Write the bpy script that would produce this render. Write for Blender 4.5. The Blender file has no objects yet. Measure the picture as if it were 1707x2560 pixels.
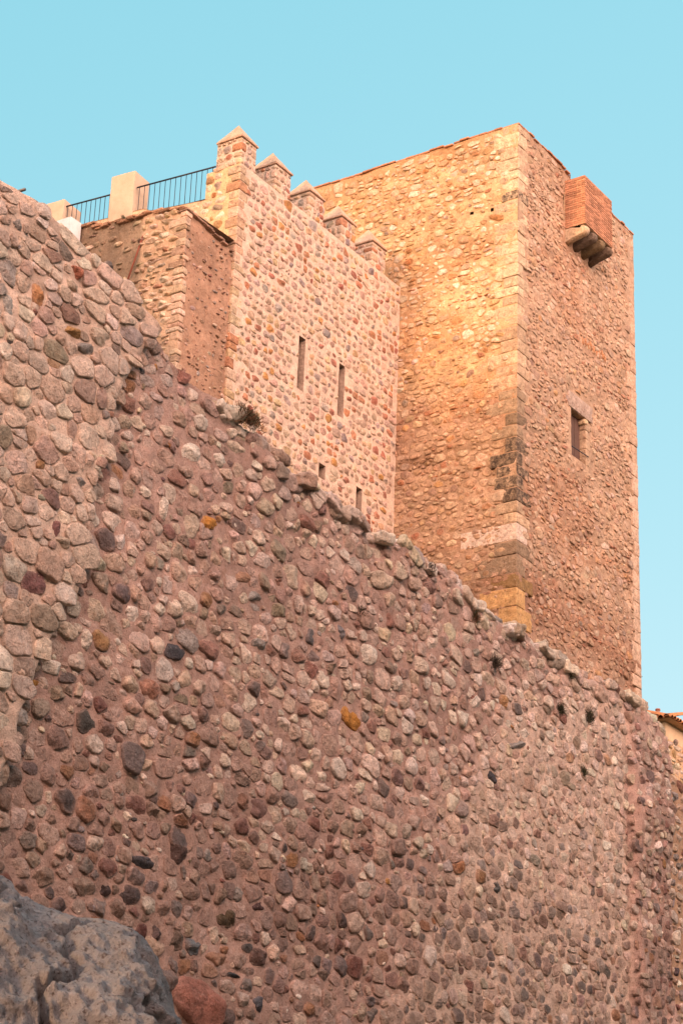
import bpy, math
import numpy as np
from mathutils import Matrix, Vector
rad = math.radians
scene = bpy.context.scene
# ------------------------------------------------------------------ camera
FPX, PITCH, YAW, ROLL = 5229.478, 0.3908678, 0.6028481, 0.0391615
CX, CY = 853.5, 1280.0
cF = np.array([math.cos(PITCH)*math.cos(YAW), math.cos(PITCH)*math.sin(YAW), math.sin(PITCH)])
_R = np.array([math.sin(YAW), -math.cos(YAW), 0.0]); _U = np.cross(_R, cF)
cR = math.cos(ROLL)*_R + math.sin(ROLL)*_U
cU = -math.sin(ROLL)*_R + math.cos(ROLL)*_U
cam = bpy.data.cameras.new('camera'); camo = bpy.data.objects.new('camera', cam)
scene.collection.objects.link(camo); scene.camera = camo
M = Matrix(((cR[0], cU[0], -cF[0], 0), (cR[1], cU[1], -cF[1], 0), (cR[2], cU[2], -cF[2], 0), (0, 0, 0, 1)))
camo.matrix_world = M
cam.sensor_fit = 'VERTICAL'; cam.sensor_height = 36.0; cam.lens = FPX/2560*36.0
cam.clip_start = 0.1; cam.clip_end = 9000
# ------------------------------------------------------------------ sun and sky
SUN_ROT = rad(174)          # azimuth measured from +X (along the walls) towards +Y
SUN_EL = rad(8)
sun_dir = np.array([math.cos(SUN_EL)*math.cos(SUN_ROT), math.cos(SUN_EL)*math.sin(SUN_ROT), math.sin(SUN_EL)])
sl = bpy.data.lights.new('sun', 'SUN'); so = bpy.data.objects.new('sun', sl); scene.collection.objects.link(so)
sl.energy = 1.85; sl.angle = rad(10); sl.color = (1.0, 0.58, 0.28)
so.rotation_euler = Vector(sun_dir).to_track_quat('Z', 'Y').to_euler()
so.location = (0, 0, 60)
w = bpy.data.worlds.new('World'); scene.world = w; w.use_nodes = True
nt = w.node_tree; nt.nodes.clear()
def N(t, ty, **k):
    n = t.nodes.new(ty)
    for a, b in k.items(): setattr(n, a, b)
    return n
sky = N(nt, 'ShaderNodeTexSky', sky_type='NISHITA', sun_disc=False)
sky.sun_elevation = SUN_EL; sky.sun_rotation = math.pi/2 - SUN_ROT
sky.air_density = 1.0; sky.dust_density = 0.6; sky.ozone_density = 1.5
tint = N(nt, 'ShaderNodeMix', data_type='RGBA', blend_type='MULTIPLY'); tint.inputs[0].default_value = 1
sep = N(nt, 'ShaderNodeSeparateColor'); nt.links.new(sky.outputs[0], sep.inputs[0]); cmb = N(nt, 'ShaderNodeCombineColor')
for ch, pw in enumerate((.67, .25, .20)):      # dusty evening air evens the sky out
    pm_ = N(nt, 'ShaderNodeMath', operation='POWER'); nt.links.new(sep.outputs[ch], pm_.inputs[0]); pm_.inputs[1].default_value = pw; nt.links.new(pm_.outputs[0], cmb.inputs[ch])
nt.links.new(cmb.outputs[0], tint.inputs[6]); tint.inputs[7].default_value = (1.60, 2.68, 2.94, 1)
# the evening glow: the half of the sky behind the viewer is warm and pink near the horizon
tc = N(nt, 'ShaderNodeTexCoord')
dt = N(nt, 'ShaderNodeVectorMath', operation='DOT_PRODUCT'); nt.links.new(tc.outputs['Generated'], dt.inputs[0])
gd = np.array([-0.50, -0.84, 0.16]); gd /= np.linalg.norm(gd); dt.inputs[1].default_value = tuple(gd)
mr = N(nt, 'ShaderNodeMapRange', interpolation_type='SMOOTHSTEP'); nt.links.new(dt.outputs['Value'], mr.inputs[0])
mr.inputs[1].default_value = 0.42; mr.inputs[2].default_value = 1.0; mr.inputs[3].default_value = 0; mr.inputs[4].default_value = 1
glow = N(nt, 'ShaderNodeMix', data_type='RGBA'); nt.links.new(mr.outputs[0], glow.inputs[0])
nt.links.new(tint.outputs[2], glow.inputs[6]); glow.inputs[7].default_value = (35.5, 21.4, 17.0, 1)
bg = N(nt, 'ShaderNodeBackground'); bg.inputs[1].default_value = 0.15
nt.links.new(glow.outputs[2], bg.inputs[0])
wo = N(nt, 'ShaderNodeOutputWorld'); nt.links.new(bg.outputs[0], wo.inputs[0])
scene.view_settings.view_transform = 'Standard'; scene.view_settings.look = 'None'
scene.view_settings.exposure = 0.75; scene.view_settings.gamma = 1.0
try: scene.view_settings.use_curve_mapping = False
except Exception: pass

# ------------------------------------------------------------------ measuring helpers
def ray(x, y): return cF*FPX + cR*(x-CX) - cU*(y-CY)
def onx(x, y, u): d = ray(x, y); return d*(u/d[0])
def ony(x, y, v): d = ray(x, y); return d*(v/d[1])
def onl(x, y, a, b, c): d = ray(x, y); return d*(c/(a*d[0]+b*d[1]))   # plane a*x+b*y=c

# ------------------------------------------------------------------ numpy noise
def _h(ix, iy, iz, s):
    n = (ix*374761393 + iy*668265263 + iz*2147483647 + s*1274126177) & 0xffffffff
    n = ((n ^ (n >> 13))*1274126177) & 0xffffffff
    n = ((n ^ (n >> 16))*2246822519) & 0xffffffff
    return ((n ^ (n >> 15)) & 0xffffff)/float(0xffffff)
def vn3(p, s=0):
    p = np.asarray(p, float); i = np.floor(p).astype(np.int64); f = p-i; f = f*f*(3-2*f)
    r = 0
    for a in (0, 1):
        for b in (0, 1):
            for c in (0, 1):
                wgt = (f[..., 0] if a else 1-f[..., 0])*(f[..., 1] if b else 1-f[..., 1])*(f[..., 2] if c else 1-f[..., 2])
                r = r + wgt*_h(i[..., 0]+a, i[..., 1]+b, i[..., 2]+c, s)
    return r*2-1
def fbm(p, o=3, s=0):
    r = 0; a = 1.0; t = 0
    for k in range(o): r = r + a*vn3(np.asarray(p)*(2.03**k), s+k*17); t += a; a *= .5
    return r/t
def n1(x, s=0):
    x = np.asarray(x, float); return vn3(np.stack([x, x*0+.37+s, x*0+.11], -1), s)

# ------------------------------------------------------------------ mesh builder
class MB:
    def __init__(s): s.v = []; s.f = []; s.c = []; s.m = []; s.n = 0
    def add(s, V, F, col, mat=0):
        """V (n,3); F list of arrays (k,3|4); col (4,) or (n,4)"""
        V = np.asarray(V, float).reshape(-1, 3); n = len(V)
        col = np.asarray(col, float)
        if col.ndim == 1: col = np.tile(col, (n, 1))
        if col.shape[1] == 3: col = np.concatenate([col, np.zeros((n, 1))], 1)
        s.v.append(V); s.c.append(col)
        for f in (F if isinstance(F, list) else [F]):
            f = np.asarray(f, np.int64)
            if len(f): s.f.append(f+s.n); s.m.append(np.full(len(f), mat))
        s.n += n
    def build(s, name, mats, parent=None, smooth=True):
        V = np.concatenate(s.v); C = np.concatenate(s.c); C[:, :3] *= (1.0, 1.035, 1.0)
        if parent is not None:
            L = np.array(parent_world(parent)); V = V-L
        tot = np.concatenate([np.full(len(f), f.shape[1]) for f in s.f])
        lv = np.concatenate([f.ravel() for f in s.f]); mi = np.concatenate(s.m)
        me = bpy.data.meshes.new(name)
        me.vertices.add(len(V)); me.vertices.foreach_set('co', V.ravel().astype(np.float32))
        me.loops.add(len(lv)); me.loops.foreach_set('vertex_index', lv.astype(np.int32))
        me.polygons.add(len(tot)); st = np.concatenate([[0], np.cumsum(tot)[:-1]])
        me.polygons.foreach_set('loop_start', st.astype(np.int32))
        me.polygons.foreach_set('material_index', mi.astype(np.int32))
        me.polygons.foreach_set('use_smooth', np.full(len(tot), smooth))
        me.update(calc_edges=True); me.validate()
        a = me.color_attributes.new('Col', 'FLOAT_COLOR', 'POINT'); a.data.foreach_set('color', C.ravel().astype(np.float32))
        for m in (mats if isinstance(mats, (list, tuple)) else [mats]): me.materials.append(m)
        o = bpy.data.objects.new(name, me); scene.collection.objects.link(o)
        if parent is not None: o.parent = parent
        return o
_pw = {}
def parent_world(p):
    x = Vector((0, 0, 0))
    while p is not None: x = x + p.location; p = p.parent
    return x
def tag(o, label=None, cat=None, group=None, kind=None):
    if label: o['label'] = label
    if cat: o['category'] = cat
    if group: o['group'] = group
    if kind: o['kind'] = kind
    return o
def empty(name, loc, label, cat, group=None):
    o = bpy.data.objects.new(name, None); scene.collection.objects.link(o); o.location = loc; o.empty_display_size = .3
    return tag(o, label, cat, group)

# ------------------------------------------------------------------ materials
def surf_mat(name, bump=0.25, s1=9.0, s2=45.0, var=0.35, rough=0.92, speck=0.25, dist=0.03, pit=.35):
    m = bpy.data.materials.new(name); m.use_nodes = True; t = m.node_tree; t.nodes.clear()
    out = N(t, 'ShaderNodeOutputMaterial'); b = N(t, 'ShaderNodeBsdfPrincipled'); t.links.new(b.outputs[0], out.inputs[0])
    b.inputs['Roughness'].default_value = rough; b.inputs['Specular IOR Level'].default_value = 0.2
    at = N(t, 'ShaderNodeAttribute', attribute_name='Col'); tc = N(t, 'ShaderNodeTexCoord')
    def noise(sc, det=5, ro=.6):
        n = N(t, 'ShaderNodeTexNoise'); n.inputs['Scale'].default_value = sc; n.inputs['Detail'].default_value = det
        n.inputs['Roughness'].default_value = ro; t.links.new(tc.outputs['Object'], n.inputs['Vector']); return n
    def mrange(src, a, b_, c, d):
        n = N(t, 'ShaderNodeMapRange'); t.links.new(src, n.inputs[0])
        for i, v in enumerate((a, b_, c, d)): n.inputs[i+1].default_value = v
        return n.outputs[0]
    na = noise(s1); nb = noise(s2, 6, .7); nc = noise(1.3, 4, .6)
    v1 = mrange(na.outputs['Fac'], .3, .7, 1-var, 1+var)
    v2 = mrange(nb.outputs['Fac'], .3, .7, 1-var*.7, 1+var*.7)
    v3 = mrange(nc.outputs['Fac'], .3, .7, .88, 1.1)
    mu = N(t, 'ShaderNodeMath', operation='MULTIPLY'); t.links.new(v1, mu.inputs[0]); t.links.new(v2, mu.inputs[1])
    mu2 = N(t, 'ShaderNodeMath', operation='MULTIPLY'); t.links.new(mu.outputs[0], mu2.inputs[0]); t.links.new(v3, mu2.inputs[1])
    sc = N(t, 'ShaderNodeVectorMath', operation='SCALE'); t.links.new(at.outputs['Color'], sc.inputs[0]); t.links.new(mu2.outputs[0], sc.inputs['Scale'])
    # hue drift: veins of rust and of pale lime
    hn = noise(s1*1.7, 4, .6); hf = mrange(hn.outputs['Fac'], .52, .75, 0, speck)
    hm = N(t, 'ShaderNodeMix', data_type='RGBA', blend_type='MULTIPLY'); t.links.new(hf, hm.inputs[0]); t.links.new(sc.outputs[0], hm.inputs[6]); hm.inputs[7].default_value = (.80, .52, .38, 1)
    pn = noise(s1*2.6, 5, .65); pf = mrange(pn.outputs['Fac'], .60, .78, 0, speck*1.4)
    pm = N(t, 'ShaderNodeMix', data_type='RGBA'); t.links.new(pf, pm.inputs[0]); t.links.new(hm.outputs[2], pm.inputs[6]); pm.inputs[7].default_value = (.60, .52, .44, 1)
    qn = noise(s2*.75, 3, .5); qf = mrange(qn.outputs['Fac'], .30, .44, pit, 0)
    qm = N(t, 'ShaderNodeMix', data_type='RGBA', blend_type='MULTIPLY'); t.links.new(qf, qm.inputs[0]); t.links.new(pm.outputs[2], qm.inputs[6]); qm.inputs[7].default_value = (.34, .27, .25, 1)
    pm = qm
    # lichen / soot / dark joints, driven by the alpha of the attribute
    ln = noise(7.0, 6, .75)
    ad = N(t, 'ShaderNodeMath', operation='ADD'); t.links.new(ln.outputs['Fac'], ad.inputs[0]); t.links.new(at.outputs['Alpha'], ad.inputs[1])
    lf = mrange(ad.outputs[0], .98, 1.22, 0, .92)
    lm = N(t, 'ShaderNodeMix', data_type='RGBA'); t.links.new(lf, lm.inputs[0]); t.links.new(pm.outputs[2], lm.inputs[6]); lm.inputs[7].default_value = (.035, .028, .024, 1)
    t.links.new(lm.outputs[2], b.inputs['Base Color'])
    bp = N(t, 'ShaderNodeBump'); bp.inputs['Strength'].default_value = bump; bp.inputs['Distance'].default_value = dist
    hb = N(t, 'ShaderNodeMath', operation='ADD'); t.links.new(na.outputs['Fac'], hb.inputs[0])
    hs = N(t, 'ShaderNodeMath', operation='MULTIPLY'); t.links.new(nb.outputs['Fac'], hs.inputs[0]); hs.inputs[1].default_value = .6; t.links.new(hs.outputs[0], hb.inputs[1])
    t.links.new(hb.outputs[0], bp.inputs['Height']); t.links.new(bp.outputs[0], b.inputs['Normal'])
    return m
def plain_mat(name, col, rough=.6, metal=0, var=.12, scale=12, bump=.05):
    m = bpy.data.materials.new(name); m.use_nodes = True; t = m.node_tree; b = t.nodes['Principled BSDF']
    tc = N(t, 'ShaderNodeTexCoord'); n = N(t, 'ShaderNodeTexNoise'); n.inputs['Scale'].default_value = scale; n.inputs['Detail'].default_value = 5
    t.links.new(tc.outputs['Object'], n.inputs['Vector'])
    r = N(t, 'ShaderNodeMapRange'); t.links.new(n.outputs['Fac'], r.inputs[0]); r.inputs[1].default_value = .3; r.inputs[2].default_value = .7
    r.inputs[3].default_value = 1-var; r.inputs[4].default_value = 1+var
    s = N(t, 'ShaderNodeVectorMath', operation='SCALE'); s.inputs[0].default_value = col; t.links.new(r.outputs[0], s.inputs['Scale'])
    t.links.new(s.outputs[0], b.inputs['Base Color']); b.inputs['Roughness'].default_value = rough; b.inputs['Metallic'].default_value = metal
    bp = N(t, 'ShaderNodeBump'); bp.inputs['Strength'].default_value = bump; bp.inputs['Distance'].default_value = .02
    t.links.new(n.outputs['Fac'], bp.inputs['Height']); t.links.new(bp.outputs[0], b.inputs['Normal'])
    return m
M_STONE = surf_mat('rubble_stone', bump=1.0, s1=8, s2=34, var=.30, speck=.4, dist=.06, pit=.55)
M_MORTAR = surf_mat('lime_mortar', bump=.9, s1=6, s2=42, var=.22, speck=.35, dist=.04, pit=.55)
M_FINE = surf_mat('far_stone', bump=.8, s1=6, s2=22, var=.28, speck=.45, dist=.06, pit=.6)
M_FMORT = surf_mat('far_mortar', bump=.8, s1=5, s2=22, var=.2, speck=.35, dist=.05, pit=.45)
M_RENDER = surf_mat('old_render', bump=.12, s1=5, s2=40, var=.07, speck=.16, dist=.01, pit=.08)
M_BRICK = surf_mat('brick', bump=.3, s1=12, s2=60, var=.2, speck=.2, dist=.01)
M_ROCK = surf_mat('outcrop_rock', bump=1.0, s1=7, s2=48, var=.22, speck=.14, dist=.08, pit=.85)
M_IRON = plain_mat('painted_iron', (.035, .045, .06), .45, .6)
M_RUST = plain_mat('rusty_iron', (.20, .06, .035), .8, .2)
M_PIPE = plain_mat('galvanised_pipe', (.16, .16, .16), .5, .5)
M_WOOD = plain_mat('weathered_wood', (.10, .06, .045), .85)
M_DARK = plain_mat('dark_interior', (.02, .015, .013), .95)
M_WHITE = plain_mat('white_paint', (.72, .72, .72), .7)
M_TILE = surf_mat('roof_tile', bump=.3, s1=6, s2=30, var=.2, speck=.2)
M_PLANT = plain_mat('dry_plant', (.055, .062, .028), .9, 0, .4, 30)
M_PLANTR = plain_mat('reddish_dry_plant', (.20, .10, .055), .9, 0, .4, 30)
M_SHRUB = plain_mat('dark_shrub', (.075, .06, .042), .9, 0, .4, 30)
M_GROUND = surf_mat('street_ground', bump=.3, s1=2, s2=14, var=.2, speck=.1)
M_HILL = surf_mat('hill_earth', bump=.3, s1=.4, s2=3, var=.2, speck=.1)

# ------------------------------------------------------------------ stones
class Frame:
    def __init__(s, O, U, V, Nn):
        s.O, s.U, s.V, s.N = (np.array(a, float) for a in (O, U, V, Nn))
    def w(s, a, b, c): return s.O + np.asarray(a)[..., None]*s.U + np.asarray(b)[..., None]*s.V + np.asarray(c)[..., None]*s.N
def stones(mb, fr, cen, half, H, col, rng, rot=None, K=18, square=3.2, mat=0, rough=1.0, base=0.0, round_=(3.0, 7.0), cut=(.72, 1.15), vor=None, extra=None, an=1.3, mcol=None, smear=.6, chop=1.5):
    """domed, chipped stones bedded in the face of frame fr"""
    n = len(cen)
    if n == 0: return
    cen = np.asarray(cen, float); half = np.asarray(half, float); H = np.broadcast_to(np.asarray(H, float), (n,)); col = np.asarray(col, float)
    base = np.broadcast_to(np.asarray(base, float), (n,))[:, None]
    rho = np.array([.25, .47, .66, .81, .92, .985, 1.0]) if K > 15 else np.array([.35, .65, .87, .98, 1.0]); R = len(rho)
    th = (np.arange(K)+.5)*2*np.pi/K
    c, s_ = np.cos(th)[None], np.sin(th)[None]
    ex = rng.uniform(square*.8, square*1.6, (n, 1))
    r = (np.abs(c)**ex+np.abs(s_)**ex)**(-1/ex)
    for j in range(6):
        ph = rng.uniform(0, 2*np.pi, (n, 1)); d = rng.uniform(cut[0], cut[1], (n, 1))
        cs = np.cos(th[None]-ph); r = np.minimum(r, np.where(cs > .2, d/np.maximum(cs, .2), 9))
    r = r*(1+rng.normal(0, .035*rough, (n, K)))
    r = .7*r+.15*np.roll(r, 1, 1)+.15*np.roll(r, -1, 1)
    if vor is not None:
        # each stone is cut back to the joints it shares with its neighbours
        A_ = np.stack([cen[:, 0], cen[:, 1]*an], 1); Ra = .5*(half[:, 0]+half[:, 1]*an); rad_s = .5*(half[:, 0]+half[:, 1]*an)
        P_ = A_; Rp = Ra
        if extra is not None: P_ = np.concatenate([A_, np.stack([extra[:, 0], extra[:, 1]*an], 1)]); Rp = np.concatenate([Ra, .5*(extra[:, 2]+extra[:, 3]*an)])
        D2 = ((A_[:, None, 0]-P_[None, :, 0])**2+(A_[:, None, 1]-P_[None, :, 1])**2)
        D2[np.arange(n), np.arange(n)] = 1e9
        kn = min(11, len(P_)-1); nb_ = np.argpartition(D2, kn, 1)[:, :kn]
        dd_ = np.sqrt(np.take_along_axis(D2, nb_, 1)); dx = P_[nb_, 0]-A_[:, :1]; dy = P_[nb_, 1]-A_[:, 1:]
        lim = dd_*(Rp[:n, None]/(Rp[:n, None]+Rp[nb_])) - np.broadcast_to(np.asarray(vor, float), (n,))[:, None]/2
        lim = np.maximum(lim, .012); ph = np.arctan2(dy, dx)
        cs = np.cos(th[None, None]-ph[..., None]); rv = np.where(cs > .08, lim[..., None]/np.maximum(cs, .08), 9).min(1)
        cap = rad_s[:, None]*(1.55+0*r)*rng.uniform(.9, 1.15, (n, 1))
        ccut = rng.uniform(cut[0], cut[1], (n, 1))
        rv = np.minimum(rv, cap)
        for j in range(3):
            ph = rng.uniform(0, 2*np.pi, (n, 1)); d = rng.uniform(.78, chop, (n, 1))*rad_s[:, None]; cs = np.cos(th[None]-ph); rv = np.minimum(rv, np.where(cs > .2, d/np.maximum(cs, .2), 9))
        r0 = rng.normal(0, .22, (n, 1))
        for j in range(4):
            ph = r0+j*np.pi/2+rng.normal(0, .12, (n, 1)); d = (half[:, :1] if j % 2 == 0 else half[:, 1:]*an)*rng.uniform(.95, 1.3, (n, 1)); cs = np.cos(th[None]-ph); rv = np.minimum(rv, np.where(cs > .2, d/np.maximum(cs, .2), 9))
        rv = rv*(1+rng.normal(0, .03*rough, (n, K)))
        rv = .88*rv+.06*np.roll(rv, 1, 1)+.06*np.roll(rv, -1, 1)
        half = np.stack([rad_s, rad_s/an], 1); r = rv/rad_s[:, None]
    x = rho[None, :, None]*(r*c)[:, None, :]; y = rho[None, :, None]*(r*s_)[:, None, :]          # n,R,K unit space
    e = rng.uniform(round_[0], round_[1], (n, 1, 1))
    h = np.sqrt(np.maximum(0, 1-rho[None, :, None]**e)) + 0*x
    hc = np.ones((n, 1))
    X = np.concatenate([np.zeros((n, 1)), x.reshape(n, -1)], 1); Y = np.concatenate([np.zeros((n, 1)), y.reshape(n, -1)], 1)
    Hh = np.concatenate([hc, h.reshape(n, -1)], 1)
    for j in range(5):
        ph = rng.uniform(0, 2*np.pi, (n, 1)); cc = rng.uniform(-.1, .7, (n, 1)); sl_ = rng.uniform(.3, 1.8, (n, 1))
        Hh = np.minimum(Hh, 1-sl_*(X*np.cos(ph)+Y*np.sin(ph)-cc))
    sd = rng.uniform(0, 99, (n, 1)); q3 = np.stack([X*2.7+sd, Y*2.7*(half[:, 1:]/half[:, :1])+sd*.7, 0*X+sd*.3], -1)
    Hh = Hh + .48*rough*fbm(q3, 3, 2) + rng.normal(0, .03*rough, Hh.shape)
    tx, ty = rng.normal(0, .12, (n, 1)), rng.normal(0.05, .12, (n, 1))
    Hh = Hh + tx*X + ty*Y
    Hh[:, -K:] = np.minimum(Hh[:, -K:], 0)*0 - .35
    Z = Hh*H[:, None]; Z[:, -K:] -= .03
    A = X*half[:, :1]; B = Y*half[:, 1:]
    if rot is None: rot = rng.normal(0, .10, n) if vor is None else np.zeros(n)
    cr, sr = np.cos(rot)[:, None], np.sin(rot)[:, None]
    P = fr.w(cen[:, :1]+A*cr-B*sr, cen[:, 1:]+A*sr+B*cr, Z+base)
    nv = 1+R*K
    k = np.arange(K); k2 = (k+1) % K
    tri = np.stack([np.zeros(K, int), 1+k, 1+k2], 1)
    q = [np.stack([1+a*K+k, 1+(a+1)*K+k, 1+(a+1)*K+k2, 1+a*K+k2], 1) for a in range(R-1)]
    q = np.concatenate(q); off = (np.arange(n)*nv)[:, None, None]
    flip = np.dot(np.cross(fr.U, fr.V), fr.N) < 0
    if flip: tri = tri[:, ::-1]; q = q[:, ::-1]
    if col.shape[1] == 3: col = np.concatenate([col, np.zeros((n, 1))], 1)
    cv = np.repeat(col, nv, 0)
    if mcol is not None:        # pointing that laps over the edges of the stones
        mc_ = np.broadcast_to(np.asarray(mcol, float)[..., :3], (n, 3))
        wr = np.concatenate([[0.0], np.repeat(np.interp(rho, [0, .6, .85, .97, 1], [0, .06, .35, .85, 1.0]), K)])[None]
        q4 = np.stack([X*1.3+sd*1.7, Y*1.3-sd, 0*X+sd*.5], -1)
        w_ = np.clip((wr+.75*fbm(q4, 2, 8)*(wr+.25)-.05)*(np.broadcast_to(np.asarray(smear, float), (n,))[:, None]*rng.uniform(.4, 1.5, (n, 1))), 0, 1).reshape(-1, 1)
        cv = cv.copy(); cv[:, :3] = cv[:, :3]*(1-w_)+np.repeat(mc_, nv, 0)*w_
    mb.add(P.reshape(-1, 3), [(tri[None]+off).reshape(-1, 3), (q[None]+off).reshape(-1, 4)], cv, mat)

def layout(rng, a0, a1, b0, b1, w=(.25, .5), h=(.18, .3), gap=.03, split=.15, jit=.02, wig=.05, slope=0.0):
    """rough courses: returns centres and half sizes"""
    out = []; b = b0; row = 0
    while b < b1:
        rh = rng.uniform(*h); a = a0-rng.uniform(0, w[1]); ph = rng.integers(0, 999)
        while a < a1:
            cw = rng.uniform(*w)*(.75+.5*rng.random())
            if rng.random() < .14: cw *= .5
            ca = a+cw/2
            dz = wig*float(n1(np.array([ca*.9]), int(ph) % 7)[0]) + slope*(ca-a0)
            if rng.random() < split and rh > h[0]*1.15:
                fs = rng.uniform(.35, .65)
                out.append((ca, b+rh*fs/2+dz, cw/2-gap/2, rh*fs/2-gap*.4)); out.append((ca, b+rh*(fs+(1-fs)/2)+dz, cw/2-gap/2, rh*(1-fs)/2-gap*.4))
            else:
                hh = rh*rng.uniform(.86, 1.08)
                out.append((ca, b+rh/2+dz, cw/2-gap/2, hh/2-gap/2))
            a += cw
        b += rh; row += 1
    o = np.array(out); o[:, :2] += rng.normal(0, jit, (len(o), 2)); o[:, 2:] = np.maximum(o[:, 2:], .025)
    return o
def fill(rng, o, area, rmin=.035, rmax=.16, m=9000, an=1.3, keep=None, extra=None, f=.80):
    """drop smaller stones into the holes between the placed ones"""
    A = np.stack([o[:, 0], o[:, 1]*an], 1); R = .5*(o[:, 2]+o[:, 3]*an)
    if extra is not None: A = np.concatenate([A, np.stack([extra[:, 0], extra[:, 1]*an], 1)]); R = np.concatenate([R, .55*(extra[:, 2]+extra[:, 3]*an)])
    P = np.stack([rng.uniform(area[0], area[1], m), rng.uniform(area[2], area[3], m)*an], 1)
    d = np.full(m, 9.0)
    for i in range(0, len(A), 400):
        D = np.sqrt((P[:, None, 0]-A[None, i:i+400, 0])**2+(P[:, None, 1]-A[None, i:i+400, 1])**2)-R[None, i:i+400]*f
        d = np.minimum(d, D.min(1))
    out = []
    for i in np.argsort(-d):
        if d[i] < rmin: break
        rr = min(d[i], rmax)*.92
        if out:
            q = np.array(out); dd = np.hypot(q[:, 0]-P[i, 0], q[:, 1]-P[i, 1])-q[:, 2]*f
            mn = dd.min()
            if mn < rmin: continue
            rr = min(rr, mn)
        out.append((P[i, 0], P[i, 1], rr))
    if not out: return o
    q = np.array(out); n_ = np.stack([q[:, 0], q[:, 1]/an, q[:, 2], q[:, 2]/an], 1)
    if keep is not None: n_ = n_[keep(n_)]
    return np.concatenate([o, n_])
def pick(rng, pal, n, jit=.10):
    c = np.array([p[1] for p in pal]); w_ = np.array([p[0] for p in pal], float); w_ /= w_.sum()
    i = rng.choice(len(pal), n, p=w_); v = c[i]*(1+rng.normal(0, jit, (n, 1)))*(1+rng.normal(0, .035, (n, 3)))
    return np.clip(v, .01, .9)
def face(mb, fr, a0, a1, b0, b1, step, col, holes=(), amp=.02, fs=1.5, mat=1, seed=0, colf=None, topf=None, depf=None):
    """the bedding mortar: a bumpy sheet with rectangular openings cut in it"""
    def cuts(lo, hi, ks):
        pts = sorted(set([lo, hi]+[k for k in ks if lo < k < hi])); r = []
        for p, q in zip(pts[:-1], pts[1:]): r += list(np.linspace(p, q, max(1, int(round((q-p)/step)))+1)[:-1])
        return np.array(r+[hi])
    A = cuts(a0, a1, [h[0] for h in holes]+[h[1] for h in holes]); B = cuts(b0, b1, [h[2] for h in holes]+[h[3] for h in holes])
    AA, BB = np.meshgrid(A, B, indexing='ij')
    if topf is not None:
        tb = topf(AA); BB = b0+(BB-b0)/(b1-b0)*(tb-b0)
    p = np.stack([AA*fs, BB*fs, AA*0+seed*3.3], -1)
    dep = fbm(p, 4, seed)*amp + fbm(p*5, 2, seed+5)*amp*.35
    if depf is not None: dep = dep+depf(AA, BB)
    P = fr.w(AA, BB, dep)
    na, nb_ = len(A), len(B); idx = np.arange(na*nb_).reshape(na, nb_)
    Q = np.stack([idx[:-1, :-1], idx[1:, :-1], idx[1:, 1:], idx[:-1, 1:]], -1).reshape(-1, 4)
    ca = ((A[:-1]+A[1:])/2)[:, None]+0*B[None, :-1]; cb = ((B[:-1]+B[1:])/2)[None]+0*A[:-1, None]
    keep = np.ones(ca.shape, bool)
    for h in holes: keep &= ~((ca > h[0]) & (ca < h[1]) & (cb > h[2]) & (cb < h[3]))
    Q = Q[keep.ravel()]
    if np.dot(np.cross(fr.U, fr.V), fr.N) < 0: Q = Q[:, ::-1]
    if colf is None: C = np.tile(np.append(np.array(col[:3]), col[3] if len(col) > 3 else 0), (na*nb_, 1))
    else: C = colf(AA, BB).reshape(-1, 4)
    mb.add(P.reshape(-1, 3), Q, C, mat)
def box(mb, lo, hi, col, mat=0):
    x0, y0, z0 = lo; x1, y1, z1 = hi
    V = [(x0, y0, z0), (x1, y0, z0), (x1, y1, z0), (x0, y1, z0), (x0, y0, z1), (x1, y0, z1), (x1, y1, z1), (x0, y1, z1)]
    # own vertices per face keeps the shading flat
    Fq = [(0, 3, 2, 1), (4, 5, 6, 7), (0, 1, 5, 4), (1, 2, 6, 5), (2, 3, 7, 6), (3, 0, 4, 7)]
    VV = []; FF = []
    for i, q in enumerate(Fq): VV += [V[k] for k in q]; FF.append([4*i, 4*i+1, 4*i+2, 4*i+3])
    mb.add(VV, np.array(FF), col, mat)
def rbox(mb, lo, hi, col, rng, r=.03, n=6, amp=.008, mat=0, ax=None, nf=6.0):
    """a stone block: rounded, slightly chipped box. ax: optional 3x3 rows = local axes, lo/hi then local about origin ax[3]"""
    lo = np.array(lo, float); hi = np.array(hi, float); c = (lo+hi)/2; hf = (hi-lo)/2; r = min(r, hf.min()*.9)
    g = np.linspace(-1, 1, n+1); VV = []; FF = []; o = 0
    a, b = np.meshgrid(g, g, indexing='ij'); idx = np.arange((n+1)**2).reshape(n+1, n+1)
    Q0 = np.stack([idx[:-1, :-1], idx[1:, :-1], idx[1:, 1:], idx[:-1, 1:]], -1).reshape(-1, 4)
    for k in range(3):
        for s in (-1, 1):
            P = np.zeros(a.shape+(3,)); P[..., k] = s; P[..., (k+1) % 3] = a; P[..., (k+2) % 3] = b
            VV.append(P.reshape(-1, 3)); FF.append((Q0 if s > 0 else Q0[:, ::-1])+o); o += (n+1)**2
    P = np.concatenate(VV); sgn = np.sign(P)*np.abs(P)**.75; W = sgn*hf
    q = np.clip(W, -(hf-r), hf-r); d = W-q; L = np.linalg.norm(d, axis=1, keepdims=True); d = np.where(L > 1e-9, d/np.maximum(L, 1e-9)*np.minimum(r, np.maximum(L, 0)+r*0.001), 0)
    W = q+d; sd = int(rng.integers(0, 9999))
    nrm = W/np.maximum(np.linalg.norm(W, axis=1, keepdims=True), 1e-6)
    W = W+nrm*(fbm(W*nf+sd, 3, 3)[:, None])*amp
    W = W+c
    if ax is not None: W = ax[3]+W[:, :1]*ax[0]+W[:, 1:2]*ax[1]+W[:, 2:3]*ax[2]
    mb.add(W, np.concatenate(FF), col, mat)
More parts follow.
